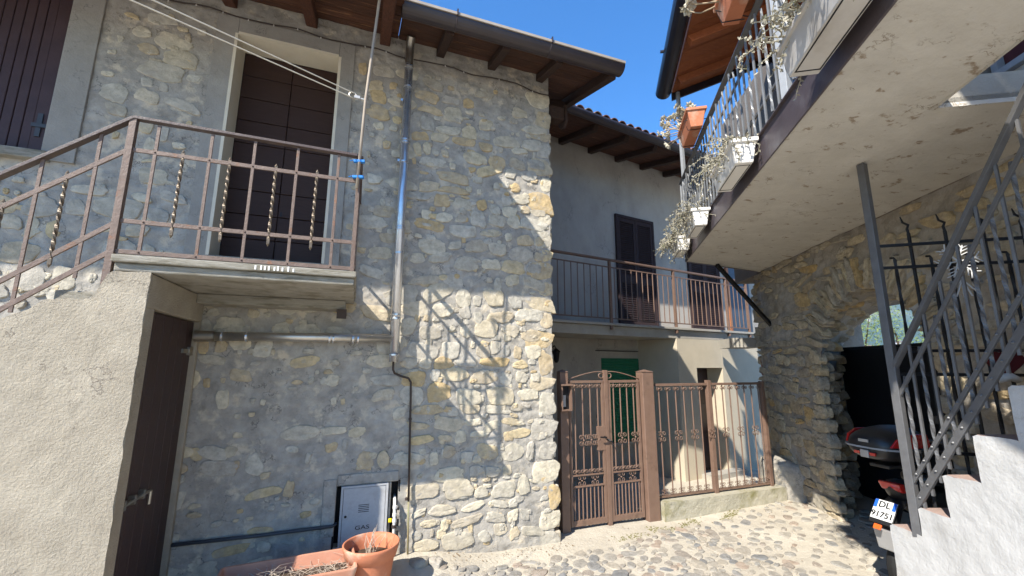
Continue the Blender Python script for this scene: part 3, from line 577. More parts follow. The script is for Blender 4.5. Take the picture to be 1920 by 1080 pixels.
obj('lower_tube', MB().tube([MF(.517, .04, .53), MF(.524, .04, .3), MF(.53, .04, .05)], .008, 10), mat('green_tube', (.20, .21, .12), (.26, .19, .10), 10, .6), tb, smooth=True)
for z in (1.2, .54): obj('tube_clip', MB().tube([MF(.50, .04, z - .01), MF(.50, .04, z + .01)], .014, 8), m_tube, tb)
gb = thing('gas_meter_box', (.15, -.02, .25), 'grey metal gas meter box with GAS lettering set into wall', 'meter box')
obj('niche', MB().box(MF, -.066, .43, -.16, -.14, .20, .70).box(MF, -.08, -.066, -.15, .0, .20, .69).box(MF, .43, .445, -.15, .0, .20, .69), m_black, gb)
obj('niche_render', MB().box(MF, -.17, -.066, -.02, .014, .30, .74).box(MF, -.0655, .4295, -.02, .0135, .684, .77).box(MF, .352, .372, -.14, .010, .22, .683), m_mortar, gb, bevel=.012)
obj('frame', MB().box(MF, -.030, -.012, -.13, .032, .22, .680).box(MF, .327, .346, -.13, .032, .22, .680).box(MF, -.0119, .3269, -.13, .0319, .664, .680), m_gasbox, gb, bevel=.002)
gd = obj('box_door', MB().box(MF, -.009, .324, -.02, .028, .22, .661), m_gasbox, gb, bevel=.002)
for i in range(5): obj('vent_slot', MB().box(MF, .112, .196, .0281, .0292, .470 + i * .0135, .4745 + i * .0135), m_ink, gd)
obj('lock', MB().tube([MF(.015, .0281, .447), MF(.015, .031, .447)], .010, 14), m_ink, gd)
text_part('lettering', 'GAS', .043, m_ink, gd, MF(.150, .0288, .352), Matrix.Rotation(PI / 2, 4, 'X') @ Matrix.Diagonal((1.45, 1, 1, 1)))
gp = thing('gas_pipe', (.40, -.05, .1), 'old white gas pipe with yellow valve handle beside meter box', 'pipe')
obj('pipe', MB().tube([MF(.41, -.10, .545), MF(.405, .0, .54), MF(.402, .035, .53), MF(.402, .05, .505), MF(.404, .055, .42), MF(.406, .055, .05)], .013, 12), m_white, gp, smooth=True)
for z, rr in ((.49, .018), (.43, .017), (.385, .017), (.34, .020)): obj('joint', MB().tube([MF(.404, .055, z - .012), MF(.404, .055, z + .012)], rr, 8), m_white if z > .36 else m_tube, gp)
obj('valve_handle', MB().box(MF, .355, .382, .05, .062, .375, .405), m_yellow, gp, bevel=.003)
cdt = obj('wall_conduit', MB().tube([MF(-1.15, .03, .388), MF(-.62, .032, .384), MF(-.08, .03, .388), MF(-.05, .0, .395)], .013, 10), m_conduit, smooth=True)
tag(cdt, 'dark grey conduit running low along the wall to the meter box', 'conduit')
lc = thing('light_string', (.6, -.02, 4.76), 'thin dark cable with tiny white bulbs along top of stone wall', 'string lights')
pts = [MF(-3.0 + i * .1, .035 + .006 * math.sin(i * 1.7), 4.77 + .014 * math.sin(i * .9) - (.05 * sm(1.5, 1.93, -3.0 + i * .1))) for i in range(50)]
obj('cable', MB().tube(pts, .006, 6), m_tube, lc)
for i in range(1, 49, 2):
    if rnd.random() < .75: p = pts[i]; obj('bulb', MB().tube([p, p + Vector((.002, -.012, -.022))], [.006, .004], 6), m_white, lc)

# ================================================================== PLANTERS
def twigs(c, n, h, spread, rr, seed):
    r = random.Random(seed); mb = MB()
    for i in range(n):
        p = Vector(c) + Vector((r.gauss(0, .012), r.gauss(0, .012), 0)); d = Vector((r.gauss(0, spread), r.gauss(0, spread), 1)).normalized(); pts = [p]
        for k in range(6): d = (d + Vector((r.gauss(0, .22), r.gauss(0, .22), .05))).normalized(); p = p + d * h / 6 * r.uniform(.7, 1.2); pts.append(p)
        mb.tube(pts, [rr * (1 - .11 * k) for k in range(7)], 5)
    return mb
pot = thing('flower_pot', (.205, -.50, 0), 'round terracotta pot with dry white twigs by the gas box', 'flower pot')
PX, PY = .205, -.50
obj('pot_body', MB().lathe((PX, PY, 0), [(.001, .06), (.125, .06), (.130, .08), (.165, .30), (.168, .31), (.178, .315), (.198, .385), (.200, .400), (.192, .405), (.184, .398), (.172, .33), (.165, .30), (.160, .285)], 40), m_terra, pot, smooth=True)
obj('soil', MB().lathe((PX, PY, 0), [(.166, .305), (.10, .312), (.05, .300), (.001, .308)], 24), m_soil, pot)
obj('dry_plant', twigs((PX - .01, PY + .02, .30), 16, .20, .30, .0032, 4), m_twig, pot)
box = thing('long_planter', (-.27, -.55, 0), 'long pale terracotta planter with dry grass, left of round pot', 'planter')
A_ = math.radians(-10)
def PF(a, b, z): return Vector((-.30 + a * math.cos(A_) - b * math.sin(A_), -.63 + a * math.sin(A_) * -1.0 * -1 + b * math.cos(A_), z))
def PF(a, b, z): ca, sa = math.cos(math.radians(4)), math.sin(math.radians(4)); return Vector((-.315 + a * ca - b * sa, -.585 + a * sa + b * ca, z))
def rrect(a, b, rr, z, n=5):
    pts = []
    for cx, cy, t0 in ((a - rr, b - rr, 0), (-a + rr, b - rr, PI / 2), (-a + rr, -b + rr, PI), (a - rr, -b + rr, 1.5 * PI)):
        for k in range(n + 1): t = t0 + PI / 2 * k / n; pts.append(PF(cx + rr * math.cos(t), cy + rr * math.sin(t), z))
    return pts
bd_ = MB().loft([rrect(.35, .125, .02, .05), rrect(.385, .155, .02, .27), rrect(.40, .17, .025, .275), rrect(.415, .185, .03, .335), rrect(.415, .185, .03, .345), rrect(.398, .168, .025, .345), rrect(.375, .145, .02, .25), rrect(.374, .144, .02, .245)], cap=False)
bd_.add(rrect(.35, .125, .02, .05), [tuple(range(24))])
pb = obj('planter_body', bd_, m_terra2, box, bevel=.003)
for i in range(22): a = -.35 + i * .0333; obj('rib', MB().hexa([PF(a - .006, -.131 - .006, .07), PF(a + .006, -.131 - .006, .07), PF(a + .006, -.125, .07), PF(a - .006, -.125, .07), PF(a - .006, -.155 - .006, .262), PF(a + .006, -.155 - .006, .262), PF(a + .006, -.148, .262), PF(a - .006, -.148, .262)]), m_terra2, pb)
obj('soil', MB().loft([rrect(.376, .146, .02, .262), rrect(.2, .08, .02, .268)]), m_soil, box)
mb = MB(); r = random.Random(3)
for i in range(120):
    a, b = r.uniform(-.36, .36), r.uniform(-.12, .12); p = PF(a, b, .265); q = p + Vector((r.gauss(0, .06), r.gauss(0, .05), r.uniform(.01, .07))); e = q + Vector((r.gauss(0, .05), r.gauss(0, .05), r.uniform(-.04, .02)))
    mb.tube([p, q, e], [.0018, .0014, .0006], 4, cap=False)
obj('dry_grass', mb, m_twig, box)
for i, (x, y, s, lb) in enumerate(((.60, -.235, .10, 'brown stone lying left of two at the foot of the wall'), (.73, -.25, .085, 'pinkish stone lying right of two at the foot of the wall'))):
    mb = MB(); rings = []
    o = inst('loose_stone', stone_shapes(1, 60 + i, mt=m_cobble, square=2.4, rough=.4, bulge=1.2, angular=0)[0], (x, y, gz(x, y)), None, Matrix.Rotation(-PI / 2, 4, 'X') @ Matrix.Rotation(i, 4, 'Y'), (s * 1.5, .038, s * 1.2)); tag(o, lb, 'stone')

# ================================================================== CLOTHES LINE
pl = thing('clothes_line_pole', (-.055, -.97, 2.9), 'thin weathered pole tied with blue ties to the landing railing', 'pole')
obj('pole', MB().tube([MF(-.062, .985, 2.90), MF(-.045, .985, 3.6), MF(.005, .97, 4.52), MF(.01, .97, 4.7)], .0105, 10), m_pole, pl, smooth=True)
for z in (3.105, 2.985): obj('blue_tie', MB().beam(MF(-.095, .975, z), MF(-.02, .985, z + .006), .03, .018).tube([MF(-.10, .99, z), MF(-.12, 1.0, z - .012)], .004, 6), m_blue, pl, bevel=.004)
ln = thing('clothes_line', (-.13, -.96, 3.62), 'double clothes line rope running over a small metal pulley', 'clothes line')
def ring(c, R_, rr, ax='y', n=20): return MB().tube([Vector(c) + Vector((R_ * math.cos(2 * PI * k / n), 0, R_ * math.sin(2 * PI * k / n))) for k in range(n + 1)], rr, 8, cap=False)
pc = MF(-.135, .965, 3.625)
obj('pulley_wheel', ring(pc, .024, .006), m_steeld, ln); obj('hook', MB().box(MF, -.125, -.085, .955, .975, 3.605, 3.625).tube([MF(-.09, .965, 3.612), MF(-.05, .975, 3.603)], .005, 6), m_gasbox, ln)
for dz, e in ((.020, Vector((-1.00, -1.8 - .0, 3.37))), (-.020, Vector((-1.077, -1.8, 3.342)))):
    p = pc + Vector((0, 0, dz)); q = p + (Vector((e.x, -1.8, e.z)) - p) * 2.2; obj('rope', MB().tube([p, p.lerp(q, .5) + Vector((0, 0, -.004)), q], .0036, 6), m_rope, ln)

# ================================================================== GATE AND FENCE
def scroll_pts(c, r0, turns, dir_, start, n=14):
    return [Vector(c) + Vector((math.cos(start + dir_ * turns * 2 * PI * k / n), 0, math.sin(start + dir_ * turns * 2 * PI * k / n))) * (r0 * (1 - .62 * k / n)) for k in range(n + 1)]
def quad_scroll(r0=.026, w=.0045):
    mb = MB()
    for sx in (-1, 1):
        for sz in (-1, 1):
            c = (sx * (r0 + .006), 0, sz * (r0 * 1.0 + .004)); mb.tube(scroll_pts(c, r0, 1.15, -sx * sz, (PI if sx > 0 else 0) - sx * sz * .35), w, 5)
    mb.box(MF, -.011, .011, -.008, .008, -.008, .008); return mb
def pair_scroll(r0=.021, up=1, w=.0042):
    mb = MB()
    for sx in (-1, 1): mb.tube(scroll_pts((sx * (r0 + .004), 0, 0), r0, 1.2, sx * up, PI / 2 * (-up) if False else (PI if sx > 0 else 0)), w, 5)
    mb.box(MF, -.010, .010, -.007, .007, -.006, .010); return mb
me_q = mesh_of('quad_scroll', quad_scroll(), m_gate, True); me_p = mesh_of('pair_scroll', pair_scroll(), m_gate, True); me_pd = mesh_of('pair_scroll', pair_scroll(up=-1), m_gate, True)
GY = -.2   # w of the gate plane
gate = thing('iron_gate', (2.65, .2, 0), 'brown wrought iron double gate with scrolls beside the stone house', 'gate')
def gbox(name, a0, a1, c0, c1, d=.015, par=None, w=GY, bev=.002, mt=m_gate): return obj(name, MB().box(MF, a0, a1, w - d, w + d, c0, c1), mt, par or gate, bevel=bev)
pst = gbox('post', 2.085, 2.180, -.02, 1.60, .045, bev=.006)
obj('post_cap', MB().add([MF(2.08, GY - .05, 1.601), MF(2.185, GY - .05, 1.601), MF(2.185, GY + .05, 1.601), MF(2.08, GY + .05, 1.601), MF(2.132, GY, 1.63)], [(0, 1, 4), (1, 2, 4), (2, 3, 4), (3, 0, 4), (3, 2, 1, 0)]), m_gate, pst)
ic = obj('letter_box', MB().box(MF, 2.070, 2.195, GY + .046, GY + .10, 1.20, 1.215).box(MF, 2.070, 2.086, GY + .046, GY + .10, 1.215, 1.46).box(MF, 2.179, 2.195, GY + .046, GY + .10, 1.215, 1.46).box(MF, 2.062, 2.203, GY + .046, GY + .125, 1.46, 1.477), m_gate, gate)
obj('panel', MB().box(MF, 2.087, 2.178, GY + .0461, GY + .055, 1.216, 1.459), m_ink, ic); obj('name_plate', MB().box(MF, 2.105, 2.14, GY + .0551, GY + .058, 1.24, 1.36), m_silver, ic)
p2 = gbox('post', 3.128, 3.283, -.02, 1.60, .062, bev=.008)
obj('post_cap', MB().add([MF(3.122, GY - .068, 1.601), MF(3.289, GY - .068, 1.601), MF(3.289, GY + .068, 1.601), MF(3.122, GY + .068, 1.601), MF(3.205, GY, 1.627)], [(0, 1, 4), (1, 2, 4), (2, 3, 4), (3, 0, 4), (3, 2, 1, 0)]), m_gate, p2)
for (a0, a1) in ((2.20, 2.640), (2.695, 3.112)):
    lf = gbox('gate_leaf', a0, a1, 1.480, 1.508, .014)
    gbox('stile', a0, a0 + .030, .035, 1.479, .014, lf); gbox('stile', a1 - .030, a1, .035, 1.479 if a0 > 2.5 else 1.479, .014, lf)
    b0, b1 = a0 + .031, a1 - .031
    gbox('kick_rail', b0, b1, .035, .092, .013, lf)
    gbox('rail', b0, b1, .408, .424, .012, lf); gbox('rail', b0, b1, .520, .536, .012, lf)
    nn = 4
    for i in range(nn):
        x = b0 + (b1 - b0) * (i + .5) / nn; obj('bar', MB().tube([MF(x, GY, .537), MF(x, GY, 1.479)], .0075, 8), m_gate, lf)
        inst('pair_scroll', me_p, MF(x, GY + .01, 1.450), lf); inst('pair_scroll', me_pd, MF(x, GY + .01, .565), lf)
        if i % 2 == 1 or (i == 2 and a0 < 2.3): inst('quad_scroll', me_q, MF(x, GY + .012, .880), lf)
    for i in range(2): inst('quad_scroll', me_q, MF(b0 + (b1 - b0) * (.3 + .42 * i), GY, .472), lf, None, (.8, 1, .88))
    for i in range(8):
        x = b0 + (b1 - b0) * (i + .5) / 8; obj('bar', MB().tube([MF(x, GY, .093), MF(x, GY, .407)], .0075, 8), m_gate, lf)
st = gbox('meeting_stile', 2.643, 2.690, .0, 1.620, .022)
gbox('lock_plate', 2.545, 2.642, .765, 1.015, .018, st)
obj('handle', MB().tube([MF(2.625, GY + .018, .905), MF(2.625, GY + .060, .905), MF(2.60, GY + .07, .907), MF(2.545, GY + .07, .912)], .008, 8).tube([MF(2.655, GY + .02, .88), MF(2.68, GY + .05, .865), MF(2.71, GY + .06, .835)], .008, 8), m_ink, st)
for sx, x0_, x1_ in ((-1, 2.66, 2.20), (1, 2.675, 3.12)):
    pts = [MF(x0_ + sx * .075 + (x1_ - x0_ - sx * .075) * t, GY, 1.605 - .085 * t ** 1.5) for t in [i / 8 for i in range(9)]][::-1] + [MF(x0_ + sx * .055, GY, 1.603)]
    c = MF(x0_ + sx * .048, GY, 1.562); pts += [c + Vector((sx * .042 * (1 - .55 * k / 14) * math.sin(-k * .5), 0, .042 * (1 - .55 * k / 14) * math.cos(k * .5))) for k in range(15)]
    obj('top_scroll', MB().tube(pts, .006, 6), m_gate, gate, smooth=True)
fence = thing('iron_fence', (4.2, .2, .2), 'brown wrought iron fence panel with scrolls on low mossy kerb', 'fence')
def fbox(name, a0, a1, c0, c1, d=.015, par=None): return gbox(name, a0, a1, c0, c1, d, par or fence)
fbox('top_rail', 3.335, 5.02, 1.432, 1.462, .016); fbox('bottom_rail', 3.320, 5.02, .205, .228, .014)
fbox('post', 4.118, 4.172, .15, 1.465 + .03, .026); fbox('post', 5.021, 5.068, .15, 1.475, .026)
x = 3.395; i = 0
while x < 5.0:
    if abs(x - 4.145) > .05:
        obj('bar', MB().tube([MF(x, GY, .229), MF(x, GY, 1.431)], .0075, 8), m_gate, fence)
        inst('pair_scroll', me_p, MF(x, GY + .01, 1.402), fence); inst('quad_scroll', me_q, MF(x, GY + .01, .262), fence, None, (.78, 1, .55))
    if i % 2 == 0: inst('quad_scroll', me_q, MF(x, GY + (.012 if abs(x - 4.145) > .05 else .03), .866), fence)
    x += .1217; i += 1
kerb = rough_panel(lambda a, b, c: MF(a, -.085 + b, c), 3.290, 5.16, -.1, .188, .03, .006, 2)
kerb.box(MF, 3.30, 5.16, -.34, -.088, -.3, .186); kw = obj('low_kerb', kerb, m_conc2, fix=False, smooth=False)
tag(kw, 'low concrete kerb stained with moss under the iron fence', 'kerb')
rb_ = MB(); 
rb_.loft([[WF(s, o + .03 * nz(s, o, z, 4, 3), z) for s, o in ((-.2, -.1), (-.25, .16), (.0, .30), (.35, .22), (.6, .05), (.6, -.1))] for z in (-.3, .05, .15, .3, .5, .62)] [:5])
o = obj('rubble_foot', rb_, m_mortar, smooth=True, sub=2); tag(o, 'rendered rubble foot between iron fence end and arch wall', 'wall')

# ================================================================== REAR HOUSE
rear = thing('rear_house', RF(3, 0, 0), 'grey rendered house behind the gate with balcony and tiled eaves', 'house')
obj('wall', MB().box(RF, -.4, 8.5, -.4, 0, 2.16, 5.98).box(RF, -.4, 3.28, -.4, 0, -.4, 2.15), m_stucco, rear)
bw = MB().box(RF, 3.28, 3.77, .55, .94, -.4, 2.149).box(RF, 4.52, 5.9, .55, .94, -.4, 2.149).box(RF, 3.771, 4.519, .55, .939, 1.63, 2.149).box(RF, 3.281, 3.30, 0, .55, -.4, 2.149)
obj('porch_wall', bw, m_beige, rear)
pd = obj('porch_door', MB().box(RF, 3.77, 4.52, .56, .60, -.4, 1.63), m_woodq, rear)
for c0, c1 in ((-.2, .35), (.45, .95), (1.05, 1.55)): obj('door_panel', MB().box(RF, 3.86, 4.43, .601, .615, c0, c1), m_woodq, pd, bevel=.006)
obj('door_step', MB().box(RF, 3.7, 4.7, .94, 1.15, -.4, -.18), m_balc, rear)
gw = obj('green_shutter', MB().box(RF, 2.33, 3.27, -.02, .012, .30, 1.80), m_green, rear)
for i in range(30): z = .305 + i * .0498; obj('slat', MB().add([RF(2.345, .012, z), RF(3.262, .012, z), RF(3.262, .030, z + .008), RF(2.345, .030, z + .008), RF(2.345, .013, z + .046), RF(3.262, .013, z + .046)], [(0, 1, 2, 3), (3, 2, 5, 4), (0, 3, 4), (1, 5, 2)]), m_green, gw)
obj('window_sill', MB().box(RF, 2.25, 3.27, 0, .09, .235, .295), m_balc, rear, bevel=.005)
obj('lintel_strip', MB().box(RF, 2.2, 3.27, 0, .025, 1.93, 1.945), m_tube, rear)
for k, (a0, a1, c0, c1) in enumerate(((2.80, 3.88, 2.40, 4.70), (4.93, 6.02, 2.40, 4.70))):
    sh = obj('balcony_shutter', MB().box(RF, a0, a0 + .05, 0, .05, c0, c1).box(RF, a1 - .05, a1, 0, .05, c0, c1).box(RF, a0 + .05, a1 - .05, 0, .049, c1 - .06, c1).box(RF, a0 + .05, a1 - .05, 0, .006, c0, c1 - .06), m_shutb, rear, bevel=.003)
    md_ = (a0 + a1) / 2
    for l0, l1 in ((a0 + .052, md_ - .003), (md_ + .003, a1 - .052)):
        obj('shutter_leaf', MB().box(RF, l0, l0 + .06, .007, .040, c0 + .01, c1 - .062).box(RF, l1 - .06, l1, .007, .040, c0 + .01, c1 - .062).box(RF, l0 + .06, l1 - .06, .007, .039, c1 - .15, c1 - .063).box(RF, l0 + .06, l1 - .06, .007, .039, c0 + .01, c0 + .12).box(RF, l0 + .06, l1 - .06, .007, .039, 3.28, 3.44), m_shutb, sh, bevel=.003)
        for z0, z1 in ((c0 + .125, 3.275), (3.445, c1 - .155)):
            nn = int((z1 - z0) / .044)
            for i in range(nn): z = z0 + (i + .5) * (z1 - z0) / nn; obj('slat', MB().hexa([RF(l0 + .061, .010, z + .016), RF(l1 - .061, .010, z + .016), RF(l1 - .061, .034, z - .018), RF(l0 + .061, .034, z - .018), RF(l0 + .061, .014, z + .022), RF(l1 - .061, .014, z + .022), RF(l1 - .061, .038, z - .012), RF(l0 + .061, .038, z - .012)]), m_shutb, sh)
bdoor = obj('blue_door', MB().box(RF, 6.35, 7.15, 0, .03, 2.4, 4.2), mat('blue_grey_door', (.06, .085, .12), (.05, .07, .1), 5, .4), rear)
obj('door_frame', MB().box(RF, 6.27, 6.349, 0, .05, 2.4, 4.28), mat('orange_frame', (.35, .14, .06), (.28, .11, .05), 6, .5), bdoor)
slabB = obj('balcony_slab', MB().box(RF, -.3, 5.75, 0, .93, 2.15, 2.30), m_balc, rear, bevel=.006)
obj('slab_edging', MB().box(RF, -.3, 5.75, 0, .985, 2.305, 2.345), m_balc, rear, bevel=.004)
wl = thing('wall_lantern', RF(1.2, .1, 1.8), 'small black wall lantern on the rear house by stone corner', 'lantern')
obj('arm', MB().tube([RF(1.2, .0, 1.95), RF(1.2, .12, 2.0), RF(1.2, .16, 1.94)], .009, 6), m_black, wl); obj('lamp_body', MB().loft([[RF(1.2 + r_ * math.cos(k * PI / 3), .16 + r_ * math.sin(k * PI / 3), z) for k in range(6)] for r_, z in ((.015, 1.95), (.08, 1.90), (.065, 1.88), (.045, 1.74), (.02, 1.71))]), m_black, wl)
# roof of the rear house
def rz(o, d=0): return 5.95 - .235 * o + d
rr_ = obj('roof', MB().hexa([RF(-.6, -2.5, rz(-2.5, .06)), RF(8.8, -2.5, rz(-2.5, .06)), RF(8.8, 1.22, rz(1.22, .06)), RF(-.6, 1.22, rz(1.22, .06)), RF(-.6, -2.5, rz(-2.5, .1)), RF(8.8, -2.5, rz(-2.5, .1)), RF(8.8, 1.22, rz(1.22, .1)), RF(-.6, 1.22, rz(1.22, .1))]), m_boarddk, rear)
o_ = 0.0
while o_ < 1.2:
    e = min(o_ + .118, 1.22); obj('eave_board', MB().hexa([RF(-.6, o_, rz(o_, .03)), RF(8.8, o_, rz(o_, .03)), RF(8.8, e, rz(e, .03)), RF(-.6, e, rz(e, .03)), RF(-.6, o_, rz(o_, .058)), RF(8.8, o_, rz(o_, .058)), RF(8.8, e, rz(e, .058)), RF(-.6, e, rz(e, .058))]), m_board, rr_); o_ += .125
t = .05
while t < 8.5:
    obj('rafter', MB().hexa([RF(t - .05, -.1, rz(-.1, -.09)), RF(t + .05, -.1, rz(-.1, -.09)), RF(t + .05, 1.0, rz(1.0, -.08)), RF(t - .05, 1.0, rz(1.0, -.08)), RF(t - .05, -.1, rz(-.1, .029)), RF(t + .05, -.1, rz(-.1, .029)), RF(t + .05, 1.05, rz(1.05, .029)), RF(t - .05, 1.05, rz(1.05, .029))]), m_beam, rr_, bevel=.008); t += .72
gutter(RF, -.5, 8.8, 1.215, 5.725, .085, m_gutter, rear)
t = -.5; tm = MB()
tm.loft([[Vector((r_ * math.cos(PI * k / 8), l, r_ * .8 * math.sin(PI * k / 8))) for k in range(9)] + [Vector(((r_ - .014) * math.cos(PI * k / 8), l, (r_ - .014) * .8 * math.sin(PI * k / 8))) for k in range(8, -1, -1)] for r_, l in ((.085, 0), (.07, .45))]); me_t = mesh_of('roof_tile', tm, m_tile)
Rt = Matrix.Rotation(TH, 4, 'Z') @ Matrix.Rotation(math.atan(.235), 4, 'X')
while t < 8.7:
    for k, o_ in enumerate((1.25, .87, .49, .11, -.27, -.65)): inst('roof_tile', me_t, RF(t + rnd.uniform(-.008, .008), o_, rz(o_, .085 + .012 * rnd.random())), rr_, Rt)
    t += .185
br = thing('balcony_railing', RF(3, .95, 2.35), 'brown metal balcony railing with plain bars on the rear house', 'railing')
RO_ = .955
obj('handrail', MB().beam(RF(-.2, RO_, 3.395), RF(5.48, RO_, 3.395), .055, .032), m_gate, br, bevel=.004)
obj('upper_rail', MB().beam(RF(-.2, RO_, 3.272), RF(5.48, RO_, 3.272), .014, .018), m_gate, br); obj('lower_rail', MB().beam(RF(-.2, RO_, 2.418), RF(5.48, RO_, 2.418), .018, .018), m_gate, br)
for t in (.2, 1.735, 3.275, 4.80, 5.48): obj('post', MB().beam(RF(t, RO_, 2.24), RF(t, RO_, 3.378), .042, .042), m_gate, br, bevel=.003)
for i in range(44):
    t = -.09 + i * .1285
    if min(abs(t - q) for q in (.2, 1.735, 3.275, 4.80, 5.48)) > .03: obj('baluster', MB().tube([RF(t, RO_, 2.428), RF(t, RO_, 3.263)], .0085, 6), m_gate, br)

# ================================================================== RIGHT HOUSE: ARCH WALL
rh = thing('arch_house', WF(1, -.4, 0), 'right hand stone house with arched passage and concrete balcony', 'house')
OUT = [(1.25, -.3), (1.25, .9), (1.20, 1.47), (1.235, 1.74), (1.32, 1.99), (1.45, 2.17), (1.64, 2.32), (1.88, 2.43), (2.10, 2.445), (2.30, 2.40), (2.48, 2.27), (2.62, 2.09), (2.71, 1.87), (2.74, 1.6), (2.73, 1.2), (2.74, .9), (2.74, -.3)]
def in_arch(s, z, g=0):
    if z > 2.46 + g or s < 1.19 - g or s > 2.76 + g: return False
    for (s0, z0), (s1, z1) in zip(OUT, OUT[1:]):
        lo, hi = min(z0, z1), max(z0, z1)
    # horizontal crossing test
    xs_ = []
    for (s0, z0), (s1, z1) in zip(OUT, OUT[1:]):
        if (z0 - z) * (z1 - z) < 0: xs_.append(s0 + (s1 - s0) * (z - z0) / (z1 - z0))
    if len(xs_) >= 2: return min(xs_) - g < s < max(xs_) + g
    return False
def bend(s, o, z):   # the free end of the wall is rounded
    if s < .1: o = o - .35 * ((.1 - s)) ** 2 * (1 if s > -1.4 else 1)
    return WF(s, o, z)
aw = obj('wall', rough_panel(bend, -1.3, 5.6, -.3, 3.03, .022, .022, 9.7, lambda s, z: in_arch(s, z)), m_mortar2, rh, smooth=True, fix=False)
def okw(a, c, w, h): return not (in_arch(a - w / 2, c, .03) or in_arch(a + w / 2, c, .03) or in_arch(a, c - h / 2, .16) or in_arch(a, c, .16))
RW = Matrix((( -WD.x if False else WD.x, -WN.x, 0, 0), (WD.y, -WN.y, 0, 0), (0, 0, 1, 0), (0, 0, 0, 1)))
n = lay_stones(aw, SHAPES2, lambda a, c: bend(a, .006, c), RW, -.9, 3.9, .02, 2.98, (.06, .15), (.10, .36), (.008, .032), lambda a, c: .9 if c < 2.0 and a < 1.3 else .62, .016, 31, okw, limit=300, rank=lambda a, c: (1 if a < 3.2 else 0))
print('arch wall stones', n)
r = random.Random(6)   # stones standing round the mouth of the arch
path = []; 
for (s0, z0), (s1, z1) in zip(OUT, OUT[1:]):
    L_ = math.hypot(s1 - s0, z1 - z0); k = max(1, int(L_ / .03))
    for i in range(k): path.append((s0 + (s1 - s0) * i / k, z0 + (z1 - z0) * i / k))
acc = 0; nxt = .05
for (s0, z0), (s1, z1) in zip(path, path[1:]):
    acc += math.hypot(s1 - s0, z1 - z0)
    if acc > nxt and z0 > .0:
        up = z0 > 1.75; th = r.uniform(.045, .085) if up else r.uniform(.09, .16); ln_ = r.uniform(.24, .36) if up else r.uniform(.16, .30); d = Vector((s1 - s0, z1 - z0)).normalized(); nrm = Vector((-d.y, d.x))
        if s0 > 2.0 and False: nrm = -nrm
        c = Vector((s0, z0)) + nrm * (ln_ / 2 - .015); ang = math.atan2(nrm.y, nrm.x)
        inst('arch_stone', r.choice(SHAPES2), bend(c.x, .010, c.y), aw, RW @ Matrix.Rotation(-ang + r.gauss(0, .06), 4, 'Y'), (ln_, .030 * r.uniform(.7, 1.2), th))
        nxt = acc + th * .95
TB = .85
def back(s, z): # the passage widens to the left towards its far end
    t = (s - 1.25) / 1.49; return (.12 + t * 2.55, z - .04 if z > 1.7 else z)
mb = MB(); rings = []
for k in range(8):
    t = k / 7; ring_ = []
    for (s, z) in path:
        sb, zb = back(s, z); d = .028 * nz(s * 2, z * 2, t * 3, 2.2, 3) + .015 * nz(s, z, t, 9, 2); cx, cz = 2.0, 1.3; v = Vector((s - cx, z - cz)).normalized()
        ring_.append(WF(s + (sb - s) * t + v.x * d, -TB * t + (.012 if k == 0 else 0), z + (zb - z) * t + v.y * d))
    rings.append(ring_)
npth = len(path); mb.add([p for q in rings for p in q], [(k * npth + i, k * npth + i + 1, (k + 1) * npth + i + 1, (k + 1) * npth + i) for k in range(7) for i in range(npth - 1)])
obj('arch_intrados', mb, m_mortar2, rh, smooth=True, fix=False)
r = random.Random(14)   # stones lining the passage
for i in range(0, npth - 4, 4):
    for k in range(4):
        t = (k + .5 + r.uniform(-.2, .2)) / 4.2; s, z = path[i]
        if z < .02 or r.random() < .2: continue
        sb, zb = back(s, z); p = WF(s + (sb - s) * t, -TB * t, z + (zb - z) * t); q2 = path[i + 3]; sb2, zb2 = back(*q2); p2_ = WF(q2[0] + (sb2 - q2[0]) * t, -TB * t, q2[1] + (zb2 - q2[1]) * t)
        along = (p2_ - p).normalized(); dep = WN; nr = along.cross(dep).normalized(); cen = WF(2.0, -TB * t, 1.3)
        if nr.dot(cen - p) < 0: nr = -nr
        M_ = Matrix(((dep.x, -nr.x, along.x, 0), (dep.y, -nr.y, along.y, 0), (dep.z, -nr.z, along.z, 0), (0, 0, 0, 1)))
        inst('passage_stone', r.choice(SHAPES2), (p + p2_) / 2 - nr * .004, aw, M_, (r.uniform(.16, .26), .018, r.uniform(.09, .13)))
obj('passage_back_wall', MB().box(WF, -1.3, .10, -TB - .35, -TB, -.3, 3.0).box(WF, 2.72, 5.6, -TB - .35, -TB, -.3, 3.0).box(WF, .10, 2.72, -TB - .35, -TB, 2.42, 3.0), m_mortar2, rh)
obj('house_end_wall', MB().box(WF, -1.32, -1.0, -TB - .1, -.75, -.3, 3.0), m_mortar2, rh)
r = random.Random(2)
for j in range(7):
    for i in range(2): s = -.86 + i * .135 + (j % 2) * .06; obj('brick', MB().box(bend, s, s + .125, -.02, .026 + r.uniform(-.004, .006), 1.40 + j * .062, 1.453 + j * .062), m_brick, aw, bevel=.005)
obj('roof_beam_end', MB().box(WF, -1.9, -1.2, -.5, .0, 1.98, 2.14), m_balc, rh)
